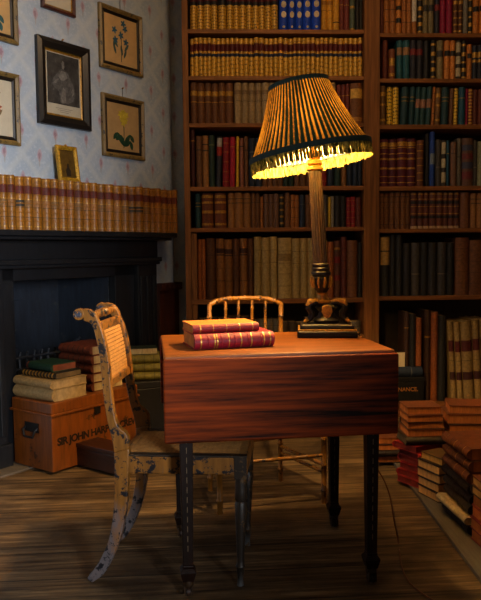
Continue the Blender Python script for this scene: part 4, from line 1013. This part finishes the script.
for sd in (0, 1):
    y0 = -WC / 2 if sd == 0 else WC / 2 - TS
    up_ = MB().strip(dp[:NUP + 2], y0, y0 + TS).build('back_post', M_CH, ch, smooth=50, bevel=.003)
    MB().strip(dp[NUP + 1:], y0, y0 + TS).build('rear_leg', M_CH, ch, smooth=50, bevel=.003)
    sc = cp(78.5, 314.5); My = Matrix.Translation((sc[0], y0 - .002, sc[1])) @ Matrix.Rotation(-PI / 2, 4, 'X')
    rs = .0175
    MB().lathe([(rs * .9, 0), (rs, .002), (rs, TS + .002), (rs * .9, TS + .004)], 20, M=My).build('scroll', M_CH, up_, smooth=35)
    MB().lathe([(.0, -.001), (.006, -.002), (.009, .0005), (.011, -.001), (.0125, .0012)], 16, M=My, cap=False).build('rosette', M_GREYP, up_, smooth=35)
# turned crest bar
c1 = cp(91, 316); yb0, yb1 = -WC / 2 + TS, WC / 2 - TS
prof = [(.009, 0), (.013, .006), (.009, .014), (.012, .03), (.0145, .06), (.011, .09), (.016, .1), (.011, .108)]
L_ = yb1 - yb0; half = [(r_, z / .108 * L_ / 2) for r_, z in prof]; full = half + [(r_, L_ - z) for r_, z in reversed(half[:-1])]
MB().lathe(full, 14, M=Matrix.Translation((c1[0], yb0, c1[1])) @ Matrix.Rotation(-PI / 2, 4, 'X')).build('crest_bar', M_CH, ch, smooth=True)
# cane back panel follows the curve of the posts
path = [Vector((cp(x, y)[0], 0, cp(x, y)[1])) for x, y in ((97, 327), (100.8, 341), (103.8, 357), (105.5, 372), (106.4, 385))]
def railbar(p, ph, name):
    MB().box(p.x - .009, p.x + .009, yb0, yb1, p.z - ph, p.z + ph).build(name, M_CH, ch, bevel=.003)
railbar(path[0], .013, 'upper_rail'); railbar(path[-1], .013, 'lower_rail')
def plerp(t_):
    t_ = max(0, min(.9999, t_)) * (len(path) - 1); i = int(t_); f_ = t_ - i; return path[i].lerp(path[i + 1], f_)
cn_ = MB(); nh = 15
def strand(mb, a, b, w, n_, th=.0009):
    a, b = Vector(a), Vector(b); t_ = (b - a).normalized(); s_ = t_.cross(n_).normalized() * w; k = n_ * th
    mb.add([a - s_ - k, a + s_ - k, a + s_ + k, a - s_ + k, b - s_ - k, b + s_ - k, b + s_ + k, b - s_ + k], [(0, 1, 2, 3), (7, 6, 5, 4), (0, 4, 5, 1), (1, 5, 6, 2), (2, 6, 7, 3), (3, 7, 4, 0)])
for k in range(nh):
    p = plerp((k + 1) / (nh + 1)); q = plerp((k + 1.2) / (nh + 1)) - p; n_ = Vector((q.z, 0, -q.x)).normalized()
    strand(cn_, (p.x, yb0, p.z), (p.x, yb1, p.z), .0042, n_)
for k in range(17):
    y = yb0 + (k + .5) * L_ / 17
    for j in range(6):
        p, q = plerp(j / 6), plerp((j + 1) / 6); n_ = Vector(((q - p).z, 0, -(q - p).x)).normalized(); o_ = n_ * .0016
        strand(cn_, (p.x + o_.x, y, p.z + o_.z), (q.x + o_.x, y, q.z + o_.z), .0026, n_)
cn_.build('cane_panel', M_CANE, ch)
BACKPARTS = [o for o in list(ch.children) + [g for o in ch.children for g in o.children]]
# seat frame
zr1 = (cp(126, 455)[1] + cp(248, 460)[1]) / 2; zr0 = (cp(126, 472)[1] + cp(248, 477)[1]) / 2
xr0 = cp(121, 460)[0]; xr1 = cp(247, 465)[0]
for sd in (0, 1):
    y0 = -WC / 2 + .002 if sd == 0 else WC / 2 - TS
    MB().box(xr0, xr1, y0, y0 + TS - .002, zr0, zr1).build('side_rail', M_CH, ch, bevel=.003)
    MB().box(xr0 + .01, xr1, y0 - .001, y0 + TS - .001, zr1, zr1 + .006).build('cane_border', M_CHD, ch, bevel=.002)
MB().box(xr1 - .03, xr1, -WC / 2 + TS, WC / 2 - TS, zr0, zr1 + .004).build('front_rail', M_CH, ch, bevel=.003)
MB().box(xr0 - .01, xr0 + .02, -WC / 2 + TS, WC / 2 - TS, zr0, zr1 + .004).build('rear_rail', M_CH, ch, bevel=.003)
cs_ = MB(); yA, yB_ = -WC / 2 + TS * .6, WC / 2 - TS * .6; xA, xB_ = xr0 + .005, xr1 - .005; zc = zr1 + .002; UPV = Vector((0, 0, 1))
nx_, ny_ = 24, 20
for k in range(nx_): x = xA + (k + .5) * (xB_ - xA) / nx_; strand(cs_, (x, yA, zc), (x, yB_, zc), .0050, UPV)
for k in range(ny_): y = yA + (k + .5) * (yB_ - yA) / ny_; strand(cs_, (xA, y, zc + .0018), (xB_, y, zc + .0018), .0030, UPV)
cs_.build('cane_seat', M_CANE, ch)
for sd in (0, 1):
    y0 = -WC / 2 + TS / 2 if sd == 0 else WC / 2 - TS / 2
    xl = xr1 - .02; xt = cp(240, 587)[0]
    m = MB(); m.box(xl - .019, xl + .019, y0 - .016, y0 + .016, zr0 - .012, zr1 + .003)
    pf2 = [(.0105, .0), (.0085, .02), (.0125, .045), (.0125, .055), (.0155, .062), (.0125, .07), (.0115, .09), (.0165, .2), (.0195, .26), (.0155, .268), (.02, .276), (.0185, .3), (.0175, .33), (.0175, zr0 - .01)]
    sh = (xl - xt) / (zr0)
    Mx = Matrix(((1, 0, sh, xt), (0, 1, 0, y0), (0, 0, 1, .0004), (0, 0, 0, 1)))
    m.lathe(pf2, 16, M=Mx); m.build('front_leg', M_CHD, ch, smooth=35)

for o in BACKPARTS:      # the back narrows toward the crest
    for v in o.data.vertices:
        k = max(0, (v.co.z - zr1) / (.85 - zr1)); v.co.y = -WC / 2 + (v.co.y + WC / 2) * (1 - .17 * k)
# ------------------------------------------------------------------ bamboo chair behind the table
M_BAM = painted('yellow_bamboo_paint', (142, 92, 26), (56, 34, 16), .56, 26, .45)
FL, FR, BR_, BL = atz(220, 514, 0), atz(324, 503, 0), atz(280.5, 481, 0), None
BL = Vector((atY(209, 400, 2.975).x, 2.975, 0))
cc = (FL + FR + BR_ + BL) / 4; cc.z = 0
bm = thing('bamboo_chair', cc, 0, 'yellow bamboo side chair with spindle back behind the table', 'chair')
lo = lambda p, z=0: (p.x - cc.x, p.y - cc.y, z)
def bam(pts, r, n=5):
    """bamboo cane: tube with swollen joints"""
    pts = [Vector(p) for p in pts]; P_ = []; Q_ = []
    tot = sum((pts[i + 1] - pts[i]).length for i in range(len(pts) - 1)); acc = 0; step = tot / n; nj = step / 2
    for i in range(len(pts) - 1):
        seg_ = (pts[i + 1] - pts[i]); Ls = seg_.length
        if i == 0: P_.append(pts[0]); Q_.append(r)
        while nj < acc + Ls:
            for dz, k in ((-.006, 1), (-.002, 1.28), (.002, 1.28), (.006, 1)):
                s_ = (nj - acc + dz) / Ls
                if 0 < s_ < 1: P_.append(pts[i] + seg_ * s_); Q_.append(r * k)
            nj += step
        P_.append(pts[i + 1]); Q_.append(r); acc += Ls
    return MB().tube(P_, Q_, 10)
ZS, ZB = .43, .815
topL, topR = atY(209.5, 304, 2.995), atY(281, 303, 3.09)
bam([lo(BL), lo(BL, ZS), (topL.x - cc.x, topL.y - cc.y, topL.z)], .0105, 7).build('back_post', M_BAM, bm, smooth=True)
bam([lo(BR_), lo(BR_, ZS), (topR.x - cc.x, topR.y - cc.y, topR.z)], .0105, 7).build('back_post', M_BAM, bm, smooth=True)
for p in (FL, FR): bam([lo(p), lo(p, ZS)], .0115, 4).build('front_leg', M_BAM, bm, smooth=True)
tl3, tr3 = Vector((topL.x - cc.x, topL.y - cc.y, topL.z)), Vector((topR.x - cc.x, topR.y - cc.y, topR.z))
cr_ = []
for k in range(13):
    s_ = k / 12; p = tl3.lerp(tr3, s_); p.z += .026 * (1 - (2 * s_ - 1) ** 4) ** 1 - .004; p.y += .018 * math.sin(PI * s_); cr_.append(p)
bam(cr_, .0105, 5).build('crest_rail', M_BAM, bm, smooth=True)
bl, brr = Vector(lo(BL, ZS + .05)), Vector(lo(BR_, ZS + .05))
bam([bl, brr], .009, 3).build('lower_back_rail', M_BAM, bm, smooth=True)
for s_ in (.22, .4, .59, .78):
    i = s_ * 12; p = cr_[int(i)].lerp(cr_[min(12, int(i) + 1)], i - int(i)); bam([bl.lerp(brr, s_), p], .0065, 4).build('spindle', M_BAM, bm, smooth=True)
C4 = [Vector(lo(p, ZS)) for p in (FL, FR, BR_, BL)]
for i in range(4): bam([C4[i], C4[(i + 1) % 4]], .012, 3).build('seat_rail', M_BAM, bm, smooth=True)
for z_, i, j in ((.2, 0, 1), (.16, 1, 2), (.16, 3, 0), (.2, 2, 3), (.13, 1, 2), (.13, 3, 0)):
    a_, b_ = C4[i].copy(), C4[j].copy(); a_.z = b_.z = z_; bam([a_, b_], .0075, 3).build('stretcher', M_BAM, bm, smooth=True)
sc_ = MB(); nn = 24
for k in range(nn):
    s_ = (k + .5) / nn
    strand(sc_, C4[0].lerp(C4[1], s_) + Vector((0, 0, .004)), C4[3].lerp(C4[2], s_) + Vector((0, 0, .004)), .0035, UPV)
    strand(sc_, C4[0].lerp(C4[3], s_) + Vector((0, 0, .006)), C4[1].lerp(C4[2], s_) + Vector((0, 0, .006)), .0035, UPV)
sc_.build('cane_seat', M_CANE, bm)

# ------------------------------------------------------------------ piles of books along the right
e0, e1 = atz(480, 583, 0), atz(397, 470, 0)
dv = (e1 - e0).normalized(); nv = Vector((dv.y, -dv.x, 0))
e0 = e0 - dv * .25
bl_ = (e1 - e0).length + .12; ba = math.atan2(dv.y, dv.x)
bd = MB().box(0, bl_, -.5, 0, 0, .016).build('board', wood('grey_board', (66, 60, 52), (104, 94, 80), (4, 40, 40), .8), None, loc=e0, rz=ba, bevel=.002)
tag(bd, 'long grey board on the floor beneath the book piles', 'board')
ZBD = .0168
OR = (184, 108, 46)
LB = ('x', (104, 56, 30), [(.18, .2, GOLD), (.36, .37, DK), (.5, .52, GOLD), (.66, .67, DK), (.82, .84, GOLD)], 4)
BK_ = ('x', (36, 24, 18), [(.2, .21, BR1), (.4, .41, BR1), (.6, .61, BR1), (.8, .81, BR1)], 4)
RD = ('x', (132, 20, 14), [(.2, .21, DK), (.5, .51, DK), (.8, .81, DK)], 0)
OG = ('x', (110, 58, 28), [], 0)
DKB = ('x', (56, 36, 22), [], 0)
def pile(x, y, rz, items, where, group, desc):
    z = ZBD; n = len(items)
    for i, it in enumerate(items):
        w, h, d, kind, sp_, pg, what = it[:7]; dx, dy, dr = it[7:10] if len(it) > 7 else (R.uniform(-.006, .006), R.uniform(-.004, .004), R.uniform(-.05, .05))
        pos = 'bottom' if i == 0 else ('top' if i == n - 1 else (ordn(i + 1) + ' up'))
        flatbook(w, h, d, kind, '%s, %s of %s' % (what, pos, where), (x + dx, y + dy, z), rz + dr, group, sp_, pg); z += w + .0008
    return z
# small pile half hidden behind the table leg
p = atz(382, 462, ZBD); q = atz(397, 465, ZBD)
pile(q.x - .005, q.y + .09, 0, [(.032, .15, .11, DKB, 'fore', OR, 'brown book'), (.028, .15, .11, BK_, 'spine', OR, 'dark leather book'), (.03, .145, .11, DKB, 'fore', OR, 'brown book with tan page edges'), (.03, .15, .11, OG, 'fore', OR, 'rust book')], 'small pile beside the table leaf', 'small pile by the table', '')
# red pile topped by calf books
q = atz(410, 489, ZBD)
cx, cy = q.x + .078, q.y + .10
red = [(.029, .165, .13, RD, ('spine', 'fore')[k % 2], (120, 26, 16), 'bright red book', R.uniform(-.012, .012), R.uniform(-.006, .006), rad(28) + R.uniform(-.1, .1)) for k in range(6)]
top = [(.036, .178, .14, ('x', (40, 34, 24), [], 0), 'spine', (80, 70, 50), 'blackish green book', .0, .01, .02), (.031, .155, .13, OG, 'fore', OR, 'brown book with orange page edges', -.002, .0, .0), (.03, .158, .13, DKB, 'fore', OR, 'dark book with orange page edges', .002, .002, -.02),
       (.031, .155, .13, OG, 'fore', OR, 'tan book with orange page edges', -.004, .0, .03), (.032, .15, .13, LB, 'fore', OR, 'rust-brown book with tan page edges', -.004, .01, -.01)]
pile(cx, cy, rad(0), red + top, 'tall pile with red books', 'tall pile with red books', '')
# small pile with pale fore-edges
a_, b_ = atz(418, 492, ZBD), atz(440, 503, ZBD); mid = (a_ + b_) / 2; dr_ = (b_ - a_); Ln = dr_.length; an_ = math.atan2(dr_.y, dr_.x)
nrm_ = Vector((-dr_.y, dr_.x, 0)).normalized()
if nrm_.x < 0: nrm_ = -nrm_
ctr3 = mid + nrm_ * .055
pile(ctr3.x, ctr3.y, an_, [(.036, Ln, .11, DKB, 'fore', (224, 170, 96), 'dark book with pale page edges') if k % 2 == 0 else (.036, Ln * .97, .11, BK_, 'fore', (224, 170, 96), 'black book with pale page edges') for k in range(4)] + [(.03, Ln * .9, .1, ('x', (84, 60, 26), [(k * .12, k * .12 + .05, GOLD) for k in range(8)], 0), 'fore', (214, 160, 70), 'gilt patterned book')], 'short pile before the red books', 'short pile with pale page edges', '')
# pile of long leather volumes with spines toward the table
c4 = atz(474, 536, ZBD)
items = [(.042, .25, .17, BK_, 'spine', OR, 'black leather volume', .0, 0, 0), (.026, .262, .18, ('x', (206, 178, 118), [], 0), 'spine', (206, 178, 118), 'cream paper-bound volume', -.02, 0, .03)] + \
    [(.038, .25, .17, BK_, 'spine', OR, 'black leather volume', R.uniform(-.008, .008), R.uniform(-.006, .006), R.uniform(-.03, .03)) for k in range(3)] + \
    [(.042, .25, .17, LB, 'spine', OR, 'brown leather volume with gilt bands', R.uniform(-.006, .006), R.uniform(-.006, .006), R.uniform(-.03, .03)) for k in range(3)]
pile(c4.x + .073, c4.y + .13, -PI / 2 + .03, [i for i in items], 'big leather pile at the right', 'leather volumes piled at the right', '')
# taller pile behind it
qx = atY(449, 420, 2.9)
it5 = [(.043, .22, .16, (LB, OG, DKB)[k % 3], 'fore', OR, ('brown leather book', 'rust book', 'dark brown book')[k % 3], R.uniform(-.006, .006), R.uniform(-.006, .006), rad(-8) + R.uniform(-.05, .05)) for k in range(7)] + [(.036, .2, .15, OG, 'fore', OR, 'wide rust-brown book', 0, 0, rad(-12))]
pile(qx.x + .13, 3.0, 0, it5, 'tallest pile at the right edge', 'tallest pile at the right', '')
# nearest pile, cut by the frame edge
c6 = atz(471, 556, ZBD)
it6 = [(.04, .2, .15, ('x', (120, 34, 26), [(.3, .31, DK), (.6, .61, DK)], 0), 'spine', OR, 'worn red leather book', R.uniform(-.004, .004), 0, R.uniform(-.03, .03)) for k in range(4)] + [(.03, .2, .15, DKB, 'fore', (206, 160, 90), 'dark book with pale page edges', 0, 0, .02), (.032, .2, .15, OG, 'fore', (206, 160, 90), 'rust book with pale page edges', 0, 0, -.04)]
pile(c6.x + .158, c6.y + .075, .05, it6, 'nearest pile at the right edge', 'nearest pile at the right', '')

# ------------------------------------------------------------------ light
wd = bpy.data.worlds.new('world'); S.world = wd; wd.use_nodes = True
wd.node_tree.nodes['Background'].inputs[0].default_value = (.45, .6, 1, 1); wd.node_tree.nodes['Background'].inputs[1].default_value = .008
la = bpy.data.lights.new('window_daylight', 'AREA'); la.shape = 'RECTANGLE'; la.size = WY1 - WY0 - .06; la.size_y = WZ1 - WZ0 - .06; la.energy = 64; la.color = (.95, .97, 1.0); la.spread = rad(45)
lo_ = bpy.data.objects.new('window_daylight', la); COL.objects.link(lo_); lo_.location = (XR - .03, (WY0 + WY1) / 2, (WZ0 + WZ1) / 2)
tgt = Vector((-2.0, 2.5, 1.15)); lo_.rotation_euler = (tgt - lo_.location).to_track_quat('-Z', 'Z').to_euler()

pd = bpy.data.lights.new('added_warm_fill', 'POINT'); pd.energy = 19; pd.color = (1, .64, .33); pd.shadow_soft_size = .12  # unseen warm fill added below the ceiling to brighten the bookcase; no fitting there
po = bpy.data.objects.new('added_warm_fill', pd); COL.objects.link(po); po.location = (.5, 2.62, 2.76)
S.view_settings.view_transform = 'Standard'; S.view_settings.look = 'None'; S.view_settings.exposure = 0; S.view_settings.gamma = 1; S.view_settings.use_curve_mapping = False
S.cycles.use_denoising = True
S.cycles.max_bounces = 6; S.cycles.sample_clamp_indirect = 8
# curves and lettering become plain meshes
bpy.context.view_layer.update()
dg = bpy.context.evaluated_depsgraph_get()
for o in [o for o in COL.objects if o.type in ('FONT', 'CURVE')]:
    me = bpy.data.meshes.new_from_object(o.evaluated_get(dg)); n = o.name
    p = bpy.data.objects.new(n, me); COL.objects.link(p); p.parent = o.parent; p.matrix_basis = o.matrix_basis.copy()
    for k in o.keys():
        if isinstance(o[k], str): p[k] = o[k]
    bpy.data.objects.remove(o); p.name = n
bpy.context.view_layer.update()
